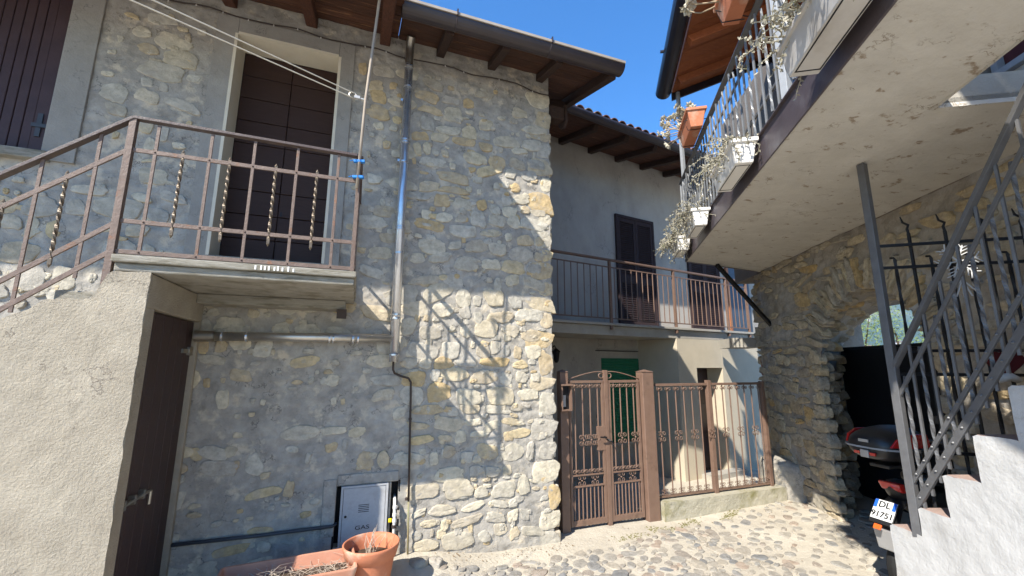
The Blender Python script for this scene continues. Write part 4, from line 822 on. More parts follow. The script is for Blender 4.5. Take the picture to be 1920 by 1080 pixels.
# upper storey: whitewashed wall above the slab, window in it
obj('upper_wall', MB().box(WF, -.9, 3.40, -.35, 0, 3.02, 5.9).box(WF, 3.40, 5.6, -.35, 0, 3.02, 3.55).box(WF, 3.40, 5.6, -.35, 0, 5.0, 5.9).box(WF, 4.9, 5.6, -.35, 0, 3.55, 5.0), m_uwall, rh)
uw = rough_panel(lambda a, b, c: WF(a, .012 + b, c), 2.62, 5.6, 3.2, 3.545, .025, .018, 5); obj('whitewashed_band', uw, m_whitewash, rh, smooth=True, fix=False)
uwin = obj('upper_window', MB().box(WF, 3.405, 4.895, -.20, -.17, 3.56, 4.99), mat('dark_red_curtain', (.09, .022, .022), (.06, .016, .016), 4, .6, stretch=(6, 6, 1)), rh)
obj('sill', MB().box(WF, 3.33, 4.97, -.2, .05, 3.548, 3.592), m_greyl, uwin, bevel=.004)
for s in (3.42, 3.72, 4.15, 4.6): obj('mullion', MB().box(WF, s, s + .045, -.168, -.12, 3.593, 4.99), m_greyl, uwin)
bdr = obj('balcony_door', MB().box(WF, 1.3, 2.4, 0, .05, 3.25, 5.3), m_woodq, rh); obj('pane', MB().box(WF, 1.38, 2.32, .0501, .055, 3.9, 5.2), m_glass, bdr)
# concrete slab and its steel edge
SB = 3.03
def slab_poly(): return [(0, 0), (-.93, -1.20), (1.38, -1.43), (3.30, -1.66), (3.33, -.66), (6.5, -.60), (6.5, 0)]
p_ = slab_poly(); mb = MB(); NA = 90; NB = 34; top_, vs, fs = [], [], []
mb.add([BF(s, o, SB) for s, o in p_] , [])
def inpoly(s, o, P):
    c = False; n = len(P)
    for i in range(n):
        (x1, y1), (x2, y2) = P[i], P[(i + 1) % n]
        if (y1 > o) != (y2 > o) and s < (x2 - x1) * (o - y1) / (y2 - y1) + x1: c = not c
    return c
mb = MB(); bm = bmesh.new(); vv = [bm.verts.new(BF(s, o, SB)) for s, o in p_]; bm.faces.new(vv); bmesh.ops.triangulate(bm, faces=bm.faces[:]); bmesh.ops.subdivide_edges(bm, edges=bm.edges[:], cuts=12, use_grid_fill=True)
for v in bm.verts:
    d = 0
    q = v.co - BA0; s_, o_ = q.dot(BD), q.dot(BN)
    if -o_ > .03: v.co.z += .006 * nz(s_, o_, 1, 2.5, 3) + (.012 if s_ > 3.3 else 0) + .010 * math.exp(-((s_ - 3.28) / .05) ** 2)
bm.verts.index_update(); mb.add([v.co.copy() for v in bm.verts], [tuple(v.index for v in f.verts) for f in bm.faces]); bm.free()
obj('balcony_soffit', mb, m_concrete, rh, smooth=True)
mb = MB(); n = len(p_); mb.add([BF(s, o, SB + .012 + .01) for s, o in p_] + [BF(s, o, SB + .17) for s, o in p_], [tuple(range(n)), tuple(range(2 * n - 1, n - 1, -1))] + [(k, k + n, (k + 1) % n + n, (k + 1) % n) for k in range(n)])
obj('balcony_slab', mb, m_balc, rh)
mb = MB()
for (s, o), (s2, o2) in ((p_[3], p_[4]), (p_[4], p_[5])): mb.quad(BF(s, o, SB - .002), BF(s2, o2, SB - .002), BF(s2, o2, SB + .05), BF(s, o, SB + .05))
obj('slab_break_edge', mb, m_concrete, rh)
fa = obj('steel_edge_channel', MB().box(BF, -.01, 6.5, .001, .012, SB - .012, SB + .195).box(BF, -.01, 6.5, -.06, .03, SB + .196, SB + .206), m_fascia, rh, bevel=.002)
obj('end_channel', MB().beam(BF(-.005, .0, SB + .09), BF(-.93, -1.20, SB + .09), .012, .19), m_fascia, rh)
obj('diagonal_brace', MB().beam((4.53, .27, 3.02), (5.47, .29, 2.22), .045, .045), m_black, rh, bevel=.003)
# balcony railing
rb = thing('upper_balcony_railing', BF(2, 0, SB + .2), 'grey iron railing with twisted bars along the concrete balcony overhead', 'railing')
ZT = 4.12
obj('handrail', MB().beam(BF(-.02, .0, ZT), BF(6.5, .0, ZT), .05, .014), m_grey, rb, bevel=.003)
for z in (3.90, 3.42): obj('rail', MB().beam(BF(-.02, .0, z), BF(6.5, .0, z), .014, .020), m_grey, rb)
for s in (3.24, 6.4): obj('post', MB().beam(BF(s, -.005, SB + .206), BF(s, -.005, ZT - .008), .06, .045), m_greyl, rb, bevel=.003)
obj('post', MB().beam(BF(.02, -.01, SB + .206), BF(.02, -.01, ZT - .008), .04, .04), m_greyl, rb, bevel=.003)
i = 0; s = .12
while s < 6.4:
    if abs(s - 3.24) > .05:
        z1 = 4.06 if i % 2 else 4.02
        if i % 3 == 1: obj('twisted_baluster', MB().beam(BF(s, .012, 3.27), BF(s, .012, z1), .013, .013, twist=9, n=22), m_balus, rb)
        else: obj('baluster', MB().beam(BF(s, .012, 3.25), BF(s, .012, z1 + .02), .012, .012), m_balus, rb)
    s += .105; i += 1
e0, e1 = BF(-.005, 0, 0), BF(-.93, -1.20, 0)
for z in (ZT, 3.90, 3.42): obj('end_rail', MB().beam(e0 + Vector((0, 0, z)), e1 + Vector((0, 0, z)), .016, .018), m_grey, rb)
for i in range(1, 13): p = e0.lerp(e1, i / 13); obj('end_baluster', MB().beam(p + Vector((0, 0, 3.25)), p + Vector((0, 0, 4.06)), .012, .012), m_greyl, rb)
# roof over the balcony
def oz(o, d=0): return 5.42 - .30 * (o - .05) + d
rf = obj('balcony_roof', MB().hexa([BF(.12, .05, oz(.05, .02)), BF(6.5, .05, oz(.05, .02)), BF(6.5, -3.0, oz(-3.0, .02)), BF(.12, -3.0, oz(-3.0, .02)), BF(.12, .05, oz(.05, .12)), BF(6.5, .05, oz(.05, .12)), BF(6.5, -3.0, oz(-3.0, .12)), BF(.12, -3.0, oz(-3.0, .12))]), m_boarddk, rh)
for k in range(22):
    s0 = .125 + k * .2; o_ = .05
    obj('soffit_board', MB().hexa([BF(s0, .05, oz(.05)), BF(s0 + .195, .05, oz(.05)), BF(s0 + .195, -1.9, oz(-1.9)), BF(s0, -1.9, oz(-1.9)), BF(s0, .05, oz(.05, .019)), BF(s0 + .195, .05, oz(.05, .019)), BF(s0 + .195, -1.9, oz(-1.9, .019)), BF(s0, -1.9, oz(-1.9, .019))]), m_boardo, rf)
for s in (.42, 1.15, 1.9, 2.65, 3.4):
    obj('rafter', MB().hexa([BF(s - .05, .0, oz(0, -.10)), BF(s + .05, .0, oz(0, -.10)), BF(s + .05, -1.9, oz(-1.9, -.12)), BF(s - .05, -1.9, oz(-1.9, -.12)), BF(s - .05, .04, oz(.04, -.001)), BF(s + .05, .04, oz(.04, -.001)), BF(s + .05, -1.9, oz(-1.9, -.001)), BF(s - .05, -1.9, oz(-1.9, -.001))]), m_boardo, rf, bevel=.008)
obj('verge_board', MB().hexa([BF(.09, .06, oz(.06, -.10)), BF(.119, .06, oz(.06, -.10)), BF(.119, -3.0, oz(-3, -.10)), BF(.09, -3.0, oz(-3, -.10)), BF(.09, .06, oz(.06, .13)), BF(.119, .06, oz(.06, .13)), BF(.119, -3.0, oz(-3, .13)), BF(.09, -3.0, oz(-3, .13))]), m_gutblack, rf)
g = gutter(BF, .10, 6.5, .165, 5.46, .105, m_gutblack, rf)
obj('gutter_hook', MB().tube([BF(.95, .27, 5.45), BF(.95, .31, 5.45)], .018, 8), m_gutblack, g)
obj('roof_post', MB().beam(BF(.16, -.015, SB + .206), BF(.16, -.015, 5.40), .042, .042), m_greyl, rh, bevel=.003)
sl_ = thing('soffit_lamp', BF(1.75, -.35, 5.2), 'small white cylinder lamp under the wooden balcony roof', 'lamp')
LB = BF(1.80, -.22, 0); obj('lamp_body', MB().lathe((LB.x, LB.y, 0), [(.001, 5.50), (.055, 5.50), (.055, 5.33), (.058, 5.328), (.058, 5.31), (.001, 5.31)], 20), m_white, sl_); obj('lamp_band', MB().lathe((LB.x, LB.y, 0), [(.056, 5.36), (.056, 5.44)], 20), m_ink, sl_)

# ================================================================== FLOWER BOXES ON THE BALCONY
def boxmesh(s0, s1, o0, o1, z0, z1, tp=.022, lip=.014):
    R4 = lambda a0, a1, b0, b1, z: [BF(a0, b0, z), BF(a1, b0, z), BF(a1, b1, z), BF(a0, b1, z)]
    return MB().loft([R4(s0 + tp, s1 - tp, o0 + tp, o1 - tp, z0), R4(s0, s1, o0, o1, z1 - .03), R4(s0 - lip, s1 + lip, o0 - lip, o1 + lip, z1 - .03), R4(s0 - lip, s1 + lip, o0 - lip, o1 + lip, z1), R4(s0 + .005, s1 - .005, o0 + .005, o1 - .005, z1), R4(s0 + .01, s1 - .01, o0 + .01, o1 - .01, z1 - .05)])
def trailing(s0, s1, o0, o1, z1, n, seed, drop=.25, inner=0):
    r = random.Random(seed); mb = MB()
    for i in range(n):
        s = r.uniform(s0, s1); side = r.random(); o = r.uniform(o0, o1) if side < .4 else (o1 if side < .85 or not inner else o0); p = BF(s, o, z1 - .01); d = Vector((r.gauss(0, .5), r.gauss(0, .5), 1.0)) + BN * (.9 if o >= o1 - .01 else -.3 if o <= o0 + .01 else .2) + BD * (1.2 if s > s1 - .08 else -1.2 if s < s0 + .08 else 0)
        d.normalize(); pts = [p]; L_ = r.uniform(.4, 1.0) * drop; st = .022; k = int(max(5, L_ / st))
        for j in range(k): d = (d + Vector((r.gauss(0, .38), r.gauss(0, .38), -.20 + r.gauss(0, .22)))).normalized(); p = p + d * st; pts.append(p)
        mb.tube(pts, [.0042 * (1 - .6 * j / k) for j in range(len(pts))], 4, cap=False)
        for p in pts[1:]:
            for q in range(2):
                a = Vector((r.gauss(0, 1), r.gauss(0, 1), r.gauss(0, 1))).normalized(); b = a.cross(Vector((r.gauss(0, 1), r.gauss(0, 1), r.gauss(0, 1)))).normalized(); l = r.uniform(.012, .026); mb.add([p, p + a * l * .5 + b * l * .35, p + a * l, p + a * l * .5 - b * l * .35], [(0, 1, 2, 3)])
    return mb
specs = [(3.70, 4.28, 'large grey white flower box nearest to the camera on the balcony', 60, 5, .36, m_boxpl, .17), (2.28, 2.84, 'second white flower box from the camera with pale dry trailing plant', 70, 6, .34, m_white, .155), (.98, 1.50, 'third white flower box from the camera hung on dark balcony edge', 80, 7, .40, m_white, .155), (.12, .56, 'farthest white flower box at the balcony corner with hanging dry plant', 90, 8, .42, m_white, .155)]
for s0, s1, lb, n, sd, dr, mt, wd in specs:
    b = thing('flower_box', BF((s0 + s1) / 2, .15, 3.15), lb, 'flower box', 'white flower boxes on the balcony'); z0, z1 = 3.05, 3.22
    bb = obj('box', boxmesh(s0, s1, .045, .045 + wd, z0, z1), mt, b, bevel=.006)
    obj('base_groove', MB().box(BF, s0 + .06, s1 - .06, .075, .081, z0 - .002, z0 + .001).box(BF, s0 + .06, s1 - .06, wd + .009, wd + .015, z0 - .002, z0 + .001).box(BF, s0 + .06, s0 + .067, .081, wd + .009, z0 - .002, z0 + .001).box(BF, s1 - .067, s1 - .06, .081, wd + .009, z0 - .002, z0 + .001), m_ink, bb)
    obj('hanger', MB().tube([BF(s0 + .1, .0, 3.425), BF(s0 + .1, .03, 3.40), BF(s0 + .1, .035, 3.16)], .004, 5).tube([BF(s1 - .1, .0, 3.425), BF(s1 - .1, .03, 3.40), BF(s1 - .1, .035, 3.16)], .004, 5), m_black, b)
    obj('soil', MB().box(BF, s0 + .012, s1 - .012, .06, .03 + wd, z1 - .05, z1 - .02), m_soil, b)
    obj('trailing_plant', trailing(s0 + .02, s1 - .02, .06, .045 + wd, z1, n, sd, dr, 1), m_leafp, b)
def rosette(r):
    mb = MB()
    for ly, (n, l, up) in enumerate(((6, .030, .35), (5, .024, .9), (4, .016, 1.8))):
        for k in range(n):
            t = 2 * PI * (k + ly * .5) / n; d = Vector((math.cos(t), math.sin(t), up)).normalized(); sd = Vector((-math.sin(t), math.cos(t), 0)); nn = d.cross(sd)
            mb.add([Vector((0, 0, 0)), d * l * .55 + sd * l * .30, d * l, d * l * .55 - sd * l * .30, d * l * .5 - nn * l * .14], [(0, 1, 4), (1, 2, 4), (2, 3, 4), (3, 0, 4)])
    return mb
me_r = mesh_of('rosette', rosette(0), m_petal)
def succulent(par, s0, s1, o, z, n, seed, reach):
    r = random.Random(seed); mb = MB(); tips = []
    for i in range(n):
        p = BF(r.uniform(s0, s1), o + r.uniform(-.05, .05), z); d = (BN * r.uniform(.1, .9) * reach + BD * r.uniform(-1.0, .25) * reach + Vector((0, 0, r.uniform(-.1, .9)))).normalized(); pts = [p]
        for k in range(7): d = (d + Vector((r.gauss(0, .12), r.gauss(0, .12), r.gauss(.03, .2)))).normalized(); p = p + d * r.uniform(.03, .055); pts.append(p)
        mb.tube(pts, [.007 - .0005 * k for k in range(8)], 6); tips.append((p, d))
        if r.random() < .6: q = pts[4]; d2 = (d + Vector((r.gauss(0, .6), r.gauss(0, .6), r.gauss(.2, .5)))).normalized(); mb.tube([q, q + d2 * .05, q + d2 * .09 + Vector((0, 0, .01))], .005, 5); tips.append((q + d2 * .09 + Vector((0, 0, .01)), d2))
    obj('stems', mb, m_stem, par, smooth=True)
    for p, d in tips: inst('rosette', me_r, p, par, d.to_track_quat('Z', 'Y').to_matrix(), (1.7, 1.7, 1.7))
for s0, s1, z0, lb, n, sd in ((1.16, 1.66, 4.03, 'terracotta flower box with cream succulents hung high at far railing', 17, 3), (2.80, 3.22, 4.12, 'terracotta flower box with cream succulents cut by the top of picture', 10, 5)):
    b = thing('terracotta_flower_box', BF((s0 + s1) / 2, .12, z0), lb, 'flower box', 'terracotta flower boxes on the handrail')
    obj('box', boxmesh(s0, s1, .04, .21, z0, z0 + .19, .03), m_terra, b, bevel=.005); obj('soil', MB().box(BF, s0 + .012, s1 - .012, .055, .195, z0 + .14, z0 + .165), m_soil, b)
    for s in (s0 + .08, s1 - .08): obj('hanger', MB().tube([BF(s, -.02, ZT + .012), BF(s, .03, ZT + .012), BF(s, .235, z0 + .10), BF(s, .20, z0 - .006), BF(s, .05, z0 - .006)], .004, 5), m_black, b)
    succulent(b, s0 - .02, s1 - .2, .13, z0 + .165, n, sd, 1.0)

# ================================================================== WHITE STAIR, ITS RAILING AND GATE
def kz(z): return 1.68 + (z - 1.68) * K
ws = thing('white_stair', SF(2.3, .4, 0), 'whitewashed masonry stair rising at the right edge', 'staircase')
runs = [(2.83, 2.63, .72), (2.63, 2.447, .875), (2.447, 2.26, 1.10), (2.26, 2.067, 1.338), (2.067, 1.877, 1.592), (1.877, 1.687, 1.83), (1.687, 1.497, 2.07), (1.497, 1.297, 2.31), (1.297, 1.1, 2.55)]
def stepz(t):
    for a, b, z in runs:
        if b <= t <= a: return z
    return .7
mb = MB()
for a, b, zt in runs:
    nt = max(3, int((a - b) / .02)); nv = int((zt + .3) / .025); vs = []
    for jj in range(nv + 1):
        for ii in range(nt + 1):
            t = a + (b - a) * ii / nt; z = -.3 + (zt + .3) * jj / nv; rd = .012 * (1 if ii == 0 and z > zt - .25 else 0)
            vs.append(SF(t + .004 * nz(t, z, 9, 9, 2), .008 * nz(t, z, 1, 2.5, 4) + .003 * nz(t, z, 2, 14, 3) - .004, z + (.008 * nz(t, z, 7, 12, 2) - (.014 if ii == 0 else 0) if jj == nv else 0)))
    mb.add(vs, [(jj * (nt + 1) + ii, jj * (nt + 1) + ii + 1, (jj + 1) * (nt + 1) + ii + 1, (jj + 1) * (nt + 1) + ii) for jj in range(nv) for ii in range(nt)])
obj('side_wall', mb, m_whitewash, ws, smooth=True)
mb = MB()
for k, (a, b, zt) in enumerate(runs): mb.box(SF, b + .001, a - .004, .008, .95, -.3, zt - .015)
obj('stair_core', mb, m_whitewash, ws)
for a, b, zt in runs: obj('tread', MB().box(SF, b - .01, a - .006, .010, .93, zt - .0145, zt - .002), m_tread, ws, bevel=.004)
sr = thing('white_stair_railing', SF(2.3, .05, .8), 'dark grey iron railing with twisted bars sloping up white stair', 'railing')
TP = 2.67
obj('post', MB().beam(SF(TP, .02, .70), SF(TP, .02, kz(2.985)), .044, .044), m_grey, sr, bevel=.003)
def ip(t, z0): return z0 + (TP - t) * 1.435
for z0, w, h in ((kz(1.655), .036, .022), (kz(1.485), .014, .021), (kz(1.0), .014, .022), (kz(.875), .018, .038)):
    te = 1.25; obj('sloping_rail', MB().beam(SF(TP, .02, z0), SF(te, .02, ip(te, z0)), w, h, up=SL if False else (0, 0, 1)), m_grey, sr, bevel=.002)
i = 0; t = TP - .055
while t > 1.3:
    z0, z1 = ip(t, kz(.875)) - .06, ip(t, kz(1.485)) + .10
    if i % 2 == 0: obj('twisted_baluster', MB().beam(SF(t, .032, z0 + .09), SF(t, .032, z1 - .04), .016, .012, twist=12, n=36).beam(SF(t, .032, z0), SF(t, .032, z0 + .09), .016, .012), m_grey, sr)
    else: obj('baluster', MB().beam(SF(t, .032, z0), SF(t, .032, z1 + .06), .016, .012), m_grey, sr)
    t -= .060; i += 1
rvm = MB(); t = TP - .055
while t > 1.3:
    for z0 in (kz(1.0), kz(.875)):
        z = ip(t, z0); rvm.add([SF(t + .008 * math.cos(k * PI / 3), .008, z + .008 * math.sin(k * PI / 3)) for k in range(6)] + [SF(t, .0, z)], [(k, (k + 1) % 6, 6) for k in range(6)])
    t -= .060
obj('rivets', rvm, m_grey, sr)['kind'] = 'stuff'
GP = SF(TP, .02, 0); _ga = HEAD + math.radians(-74) + PI; GD = Vector((math.sin(_ga), math.cos(_ga), 0)); GN = Vector((-GD.y, GD.x, 0))
def SGF(g, b, z): return GP + GD * g + GN * b + Vector((0, 0, z))
sg = thing('stair_gate', SGF(.4, 0, .8), 'dark iron gate with curled bar tips across foot of white stair', 'gate')
for z in (kz(2.425), kz(2.283), kz(1.768), kz(1.63), kz(1.19)): obj('crossbar', MB().beam(SGF(.02, 0, z), SGF(.80, 0, z), .014, .018), m_black, sg)
for i in range(8):
    g_ = .105 + .095 * i; hi = i % 2 == 1; zt = kz(2.50) if hi else kz(2.335); b0 = SGF(g_, .012, .78); t0 = SGF(g_, .012, zt)
    mb = MB().beam(b0, t0, .014, .014, twist=0 if hi else 14, n=2 if hi else 40)
    if hi: mb.tube([t0, t0 + Vector((0, 0, .03)) - GD * .004, t0 + Vector((0, 0, .055)) + GD * .006, t0 + Vector((0, 0, .075)) - GD * .022, t0 + Vector((0, 0, .115)) - GD * .03], [.008, .008, .008, .007, .003], 6)
    else: mb.tube([t0, t0 + Vector((0, 0, .012)) - GD * .006, t0 + Vector((0, 0, .012)) - GD * .025], .007, 6)
    obj('bar', mb, m_black, sg)
sf_ = thing('snowflake_ornament', SGF(.42, -.03, 2.3), 'white snowflake ornament hanging on the stair gate', 'ornament')
r = random.Random(9); mb = MB()
for k in range(6):
    a = k * PI / 3 + .2; d = GD * math.cos(a) + Vector((0, 0, math.sin(a))); c = SGF(.40, -.035, 2.315); mb.beam(c, c + d * .105, .008, .006)
    for f_ in (.35, .6, .82):
        for sgn in (-1, 1): a2 = a + sgn * .8; d2 = GD * math.cos(a2) + Vector((0, 0, math.sin(a2))); mb.beam(c + d * .105 * f_, c + d * .105 * f_ + d2 * .045, .006, .005)
obj('snowflake', mb, m_snow, sf_)
mb = MB()
for k in range(5):
    a = -PI / 2 + (k - 2) * .35; d = GD * math.cos(a) + Vector((0, 0, math.sin(a))); c = SGF(.40, -.035, 2.20); mb.beam(c, c + d * .11, .007, .005)
obj('tassel', mb, m_snow, sf_)
ho = thing('red_heart_ornament', WF(2.98, .05, 1.6), 'dark red heart shaped ornament hanging on the wall behind stair gate', 'ornament')
hp_ = []
for k in range(28): t = 2 * PI * k / 28; hp_.append((.085 * math.sin(t) ** 3, .0052 * (13 * math.cos(t) - 5 * math.cos(2 * t) - 2 * math.cos(3 * t) - math.cos(4 * t))))
HC = (.52, 1.70); obj('heart', MB().prism(SGF, [(HC[0] + x, HC[1] + z) for x, z in hp_], -.06, -.03), m_dkred, ho, bevel=.006)
obj('ribbon', MB().tube([SGF(HC[0], -.045, HC[1] + .04), SGF(HC[0], -.02, kz(1.768))], .003, 5), m_dkred, ho)
obj('white_bow', MB().tube([SGF(HC[0] - .05, -.045, HC[1] - .10), SGF(HC[0], -.05, HC[1] - .075), SGF(HC[0] + .05, -.045, HC[1] - .10)], [.02, .028, .018], 8), m_snow, ho, smooth=True)

# ================================================================== GATE IN THE PASSAGE, WORLD BEYOND
pg = thing('passage_gate', WF(1.6, -.83, 0), 'tall black metal door closing far end of the arched passage', 'gate')
obj('door_leaf', MB().box(WF, -.1, 1.60, -TB - .06, -TB - .03, -.1, 1.885), m_black, pg); obj('door_leaf', MB().box(WF, 1.61, 2.9, -TB - .06, -TB - .03, -.1, 1.885), m_black, pg)
obj('top_rail', MB().box(WF, -.1, 2.9, -TB - .065, -TB - .005, 1.886, 1.92), m_black, pg)
hl = MB(); nh = 60
for j in range(14):
    for i in range(nh):
        a = math.radians(20 + 100 * i / (nh - 1)); dd = 1150 + 85 * j; hgt = -90 + 430 * sm(0, 13, j) * (1 + .18 * nz(i * .12, j * .1, 3, 1, 4)) + 14 * nz(i * .4, j * .5, 1, 1, 4)
        hl.v.append((dd * math.sin(a), dd * math.cos(a), hgt))
for j in range(13):
    for i in range(nh - 1): hl.f.append((j * nh + i, j * nh + i + 1, (j + 1) * nh + i + 1, (j + 1) * nh + i))
struct(obj('hills', hl, mat('wooded_hill', (.045, .075, .045), (.075, .105, .06), .004, 1, c3=(.16, .17, .11), s3=.006, t3=(.55, .65)), smooth=True))
r = random.Random(40)
hd = Vector((.8754, .4795, .0)); 
for i in range(9):
    a = math.atan2(.8754, .4795) + r.uniform(-.12, .12); dd = r.uniform(1560, 1760); p = Vector((math.sin(a) * dd, math.cos(a) * dd, 0)); j = (dd - 1150) / 85; z = -90 + 430 * sm(0, 13, j); s = r.uniform(5, 8)
    b = thing('distant_house', p + Vector((0, 0, z)), 'tiny pale village house on the far hillside beyond the arch', 'house', 'village houses on the far hill')
    fr_ = lambda x, y, zz, p=p, z=z: Vector((p.x + x, p.y + y, z + zz)); obj('walls', MB().box(fr_, -s, s, -s * .7, s * .7, -14, 8), m_plwhite, b); obj('roof', MB().hexa([fr_(-s * 1.1, -s * .8, 8), fr_(s * 1.1, -s * .8, 8), fr_(s * 1.1, s * .8, 8), fr_(-s * 1.1, s * .8, 8), fr_(-s, -.5, 12), fr_(s, -.5, 12), fr_(s, .5, 12), fr_(-s, .5, 12)]), m_tile, b)
def tree(c, h, rx, seed, nl, label, m_leaf, m_trunk):
    r = random.Random(seed); t = thing('tree', c, label, 'tree'); c = Vector(c); mb = MB(); lf = MB()
    mb.tube([c, c + Vector((.05, 0, h * .25)), c + Vector((-.05, .05, h * .5))], [.14, .11, .08], 8); ends = []
    for i in range(11):
        p = c + Vector((0, 0, h * r.uniform(.25, .5))); d = Vector((r.gauss(0, 1), r.gauss(0, 1), r.uniform(.4, 1.4))).normalized(); pts = [p]
        for k in range(6): d = (d + Vector((r.gauss(0, .2), r.gauss(0, .2), .12))).normalized(); p = p + d * rx * r.uniform(.18, .3); pts.append(p); ends.append(p)
        mb.tube(pts, [.05 - .007 * k for k in range(7)], 5)
    for i in range(nl):
        e = r.choice(ends); p = e + Vector((r.gauss(0, .22), r.gauss(0, .22), r.gauss(.05, .22))) * rx * .55; a = Vector((r.gauss(0, 1), r.gauss(0, 1), r.gauss(0, 1) + .5)).normalized(); b = a.orthogonal().normalized(); l = r.uniform(.04, .075)
        lf.add([p, p + a * l * .5 + b * l * .22, p + a * l, p + a * l * .5 - b * l * .22], [(0, 1, 2, 3)])
    obj('trunk', mb, m_trunk, t, smooth=True); obj('crown', lf, m_leaf, t)
m_olive = mat('olive_leaf', (.19, .25, .085), (.11, .16, .05), 3, .6); m_bark = mat('bark', (.12, .09, .065), (.07, .055, .04), 8, .9, .5, 20)
tc_ = CAM + Vector((.8754, .4795, 0)) * 13.5; tree((tc_.x, tc_.y, -1.6), 5.2, 1.7, 3, 20000, 'pale green leafy tree seen through the arch above black door', m_olive, m_bark)

# ================================================================== SCOOTER
SO = CAM + _R * 2.89 + _F * 3.40; SO.z = gz(SO.x, SO.y); _h = math.radians(75); SFW = _R * math.sin(_h) + _F * math.cos(_h); SSD = Vector((SFW.y, -SFW.x, 0))
def CF(f, l, z): return SO + SFW * f + SSD * l + Vector((0, 0, z))   # f forward, l to the right side
scoot = thing('motor_scooter', SO, 'black motor scooter with red and black top case parked in arch', 'scooter')
def ell(f, w, z0, z1, n=16, e=2.6, sk=0):
    pts = []
    for k in range(n): t = 2 * PI * k / n; c, s = math.cos(t), math.sin(t); rr = (abs(c) ** e + abs(s) ** e) ** (-1 / e); pts.append(CF(f + sk * s, w * c * rr, (z0 + z1) / 2 + (z1 - z0) / 2 * s * rr))
    return pts
tcse = obj('top_case', MB().loft([ell(-.235, .06, 1.03, 1.12), ell(-.22, .13, 1.00, 1.155), ell(-.17, .185, .985, 1.185), ell(-.06, .205, .965, 1.215), ell(.06, .205, .955, 1.23), ell(.15, .19, .955, 1.225), ell(.20, .14, .98, 1.19), ell(.215, .07, 1.02, 1.15)]), m_blk, scoot, smooth=True, sub=1)
def rimband(z, w=.0): return [CF(f, l, z) for f, l in ((-.243, -.05), (-.243, .05), (-.225, .135), (-.172, .192), (-.06, .212), (.08, .212), (.16, .19), (.16, -.19), (.08, -.212), (-.06, -.212), (-.172, -.192), (-.225, -.135))]
obj('case_seam', MB().loft([rimband(1.070), rimband(1.082)]), m_greyl, tcse)
def shellpatch(l0, l1, f0, f1, z0, z1, out): return MB().hexa([CF(f0, l0, z0), CF(f1, l1, z0), CF(f1, l1 + out, z0), CF(f0, l0 + out, z0), CF(f0, l0 * .93, z1), CF(f1, l1 * .93, z1), CF(f1, l1 * .93 + out, z1), CF(f0, l0 * .93 + out, z1)])
for sgn in (-1, 1):
    obj('red_reflector', MB().loft([[CF(f, sgn * (l + q), z) for f, l, z in ((-.205, .150, 1.095), (-.08, .198, 1.092), (.12, .198, 1.092), (.12, .178, 1.185), (-.06, .180, 1.185), (-.16, .165, 1.150))] for q in (0, .014)]), m_red, tcse, bevel=.003)
obj('badge', MB().box(CF, -.246, -.236, -.035, .035, 1.115, 1.135), m_silver, tcse); obj('lock', MB().box(CF, -.252, -.236, -.03, .03, 1.005, 1.06), m_silver, tcse, bevel=.004)
for l_ in (-.075, .035): obj('red_lens', MB().box(CF, -.249, -.237, l_, l_ + .04, 1.025, 1.045), m_red, tcse)
obj('rack', MB().box(CF, -.12, .18, -.07, .07, .925, .95).beam(CF(.1, -.05, .93), CF(.38, -.06, .82), .03, .02).beam(CF(.1, .05, .93), CF(.38, .06, .82), .03, .02), m_blk, scoot, bevel=.006)
obj('seat', MB().loft([ell(.20, .10, .78, .86), ell(.30, .14, .76, .90), ell(.50, .15, .74, .88), ell(.72, .14, .70, .83), ell(.90, .10, .68, .78), ell(.97, .06, .69, .75)]), m_blk, scoot, smooth=True, sub=1)
obj('rear_body', MB().loft([ell(-.05, .05, .74, .83), ell(.05, .10, .66, .84), ell(.25, .145, .52, .80), ell(.50, .16, .42, .76), ell(.75, .15, .30, .70), ell(.92, .13, .25, .60)]), m_blk, scoot, smooth=True, sub=1)
obj('tail_light', MB().hexa([CF(-.03, -.07, .755), CF(-.03, .07, .755), CF(.02, .08, .745), CF(.02, -.08, .745), CF(-.06, -.075, .815), CF(-.06, .075, .815), CF(-.01, .085, .82), CF(-.01, -.085, .82)]), m_red, scoot, bevel=.012)
fd = obj('rear_fender', MB().loft([[CF(f, l, z) for l in (-.07, 0, .07)] + [CF(f + .012, l, z - .008) for l in (.07, 0, -.07)] for f, z in ((.18, .70), (.05, .70), (-.05, .66), (-.11, .56), (-.135, .44), (-.15, .38))]), m_blk, scoot)
RP = Matrix((( -SSD.x * -1, 0, -SFW.x, 0), (SSD.y, 0, -SFW.y, 0), (0, 1, 0, 0), (0, 0, 0, 1)))
tilt = math.radians(36); PLC = CF(-.15, 0, .61)
UPV = (Vector((0, 0, 1)) * math.cos(tilt) - SFW * -math.sin(tilt) * -1.0); UPV = (Vector((0, 0, 1)) * math.cos(tilt) + SFW * math.sin(tilt)); NRM = SSD.cross(UPV).normalized(); NRM = NRM if NRM.dot(-SFW) > 0 else -NRM
RP = Matrix(((SSD.x, UPV.x, NRM.x, 0), (SSD.y, UPV.y, NRM.y, 0), (SSD.z, UPV.z, NRM.z, 0), (0, 0, 0, 1)))
def PLF(a, b, c): return PLC + SSD * a * .84 + NRM * b + UPV * (c * .84 + .02)
plate = obj('licence_plate', MB().box(PLF, -.0885, .0885, -.003, 0, -.0885, .0885), m_plate, scoot, bevel=.004)
obj('plate_holder', MB().box(PLF, -.094, .094, -.012, -.0035, -.12, .094), m_blk, scoot, bevel=.004)
obj('blue_band', MB().box(PLF, -.087, -.060, .0003, .0012, .012, .087), m_eu, plate); obj('blue_band', MB().box(PLF, .060, .087, .0003, .0012, .012, .087), m_eu, plate)
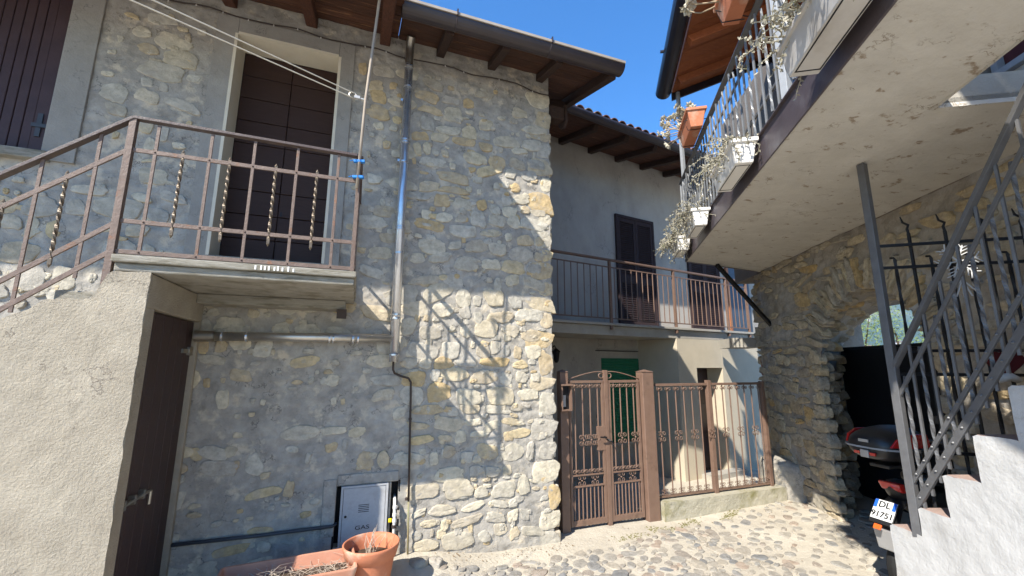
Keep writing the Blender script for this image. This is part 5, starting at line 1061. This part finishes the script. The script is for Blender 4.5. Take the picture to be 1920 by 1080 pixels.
text_part('plate_lettering', 'DL', .065, m_ink, plate, PLF(-.004, .001, .046), RP, bold=.0012); text_part('plate_lettering', '91751', .0595, m_ink, plate, PLF(0, .001, -.046), RP, bold=.0012)
obj('reflector', MB().box(PLF, -.03, .03, -.002, .012, -.180, -.135), m_orange, plate, bevel=.004)
obj('mudflap', MB().hexa([CF(-.165, -.055, .36), CF(-.165, .055, .36), CF(-.10, .055, .36), CF(-.10, -.055, .36), CF(-.17, -.075, .50), CF(-.17, .075, .50), CF(-.12, .075, .50), CF(-.12, -.075, .50)]), m_silver, scoot, bevel=.01)
def wheel(f, r_, w):
    wv = obj('wheel', MB().loft([[CF(f + math.cos(2 * PI * k / 32) * (r_ - .055), l, r_ + math.sin(2 * PI * k / 32) * (r_ - .055)) for k in range(32)] for l in (-w * .35, w * .35)]), m_silver, scoot)
    rings_ = []
    for q in range(12): a = 2 * PI * q / 12; rings_.append([CF(f + math.cos(2 * PI * k / 36) * (r_ - .045 + .045 * math.cos(a)), w / 2 * math.sin(a), r_ + math.sin(2 * PI * k / 36) * (r_ - .045 + .045 * math.cos(a))) for k in range(36)])
    obj('tyre', MB().loft(rings_ + [rings_[0]], cap=False), m_tyre, wv, smooth=True)
wheel(.10, .235, .12); wheel(1.30, .235, .11)
obj('exhaust', MB().tube([CF(.75, .14, .26), CF(.45, .16, .26), CF(.40, .18, .28), CF(-.02, .20, .36), CF(-.06, .20, .37)], [.02, .025, .055, .055, .03], 14), m_steeld, scoot, smooth=True)
obj('floor_board', MB().loft([ell(.80, .14, .22, .34), ell(1.0, .15, .22, .30), ell(1.15, .15, .24, .36)]), m_blk, scoot, smooth=True)
obj('leg_shield', MB().loft([[CF(1.15 + o_, l, .25) for l in (-.17, 0, .17)] + [CF(1.20 + o_, l, .25) for l in (.17, 0, -.17)] for o_ in (0,)] + [[CF(1.12, l * 1.2, .60) for l in (-.17, 0, .17)] + [CF(1.25, l * 1.1, .60) for l in (.17, 0, -.17)]] + [[CF(1.03, l * .8, .92) for l in (-.17, 0, .17)] + [CF(1.14, l * .7, .92) for l in (.17, 0, -.17)]]), m_blk, scoot, bevel=.02)
obj('front_fender', MB().loft([[CF(1.30 + .27 * math.cos(a), l, .235 + .27 * math.sin(a)) for l in (-.07, 0, .07)] + [CF(1.30 + .255 * math.cos(a), l, .235 + .255 * math.sin(a)) for l in (.07, 0, -.07)] for a in [math.radians(20 + 20 * k) for k in range(7)]]), m_red, scoot)
obj('fork', MB().tube([CF(1.30, .07, .235), CF(1.20, .06, .75)], .02, 8).tube([CF(1.30, -.07, .235), CF(1.20, -.06, .75)], .02, 8), m_silver, scoot)
obj('handlebar', MB().tube([CF(.98, -.33, 1.02), CF(1.05, -.1, 1.0), CF(1.05, .1, 1.0), CF(.98, .33, 1.02)], .016, 8).loft([ell(.98, .09, .93, 1.06), ell(1.16, .12, .90, 1.08), ell(1.22, .06, .93, 1.04)]), m_blk, scoot)
for sgn in (-1, 1): obj('mirror', MB().tube([CF(1.03, sgn * .22, 1.02), CF(1.05, sgn * .26, 1.18)], .006, 6).loft([ell(1.04, .001, 1.15, 1.25)] if False else [[CF(1.04 + d, sgn * .28 + .05 * math.cos(k * PI / 5), 1.20 + .035 * math.sin(k * PI / 5)) for k in range(10)] for d in (0, .02)]), m_blk, scoot)
print('objects', len(bpy.data.objects))

# ================================================================== HAZE
hz_m = bpy.data.materials.new('haze_air'); hz_m.use_nodes = True; hn = hz_m.node_tree.nodes; hn.remove(hn['Principled BSDF'])
pv = hn.new('ShaderNodeVolumePrincipled'); pv.inputs['Density'].default_value = .00022; pv.inputs['Color'].default_value = (.30, .55, 1, 1); pv.inputs['Anisotropy'].default_value = .2
hz_m.node_tree.links.new(pv.outputs[0], hn['Material Output'].inputs['Volume'])
HB = lambda a, b, c: Vector((a, b, c))
o = obj('haze', MB().box(HB, -950, 2500, -1000, 2500, -160, 470), hz_m); o['kind'] = 'stuff'; o['label'] = 'thin summer haze filling the air of the valley'; o['category'] = 'haze'
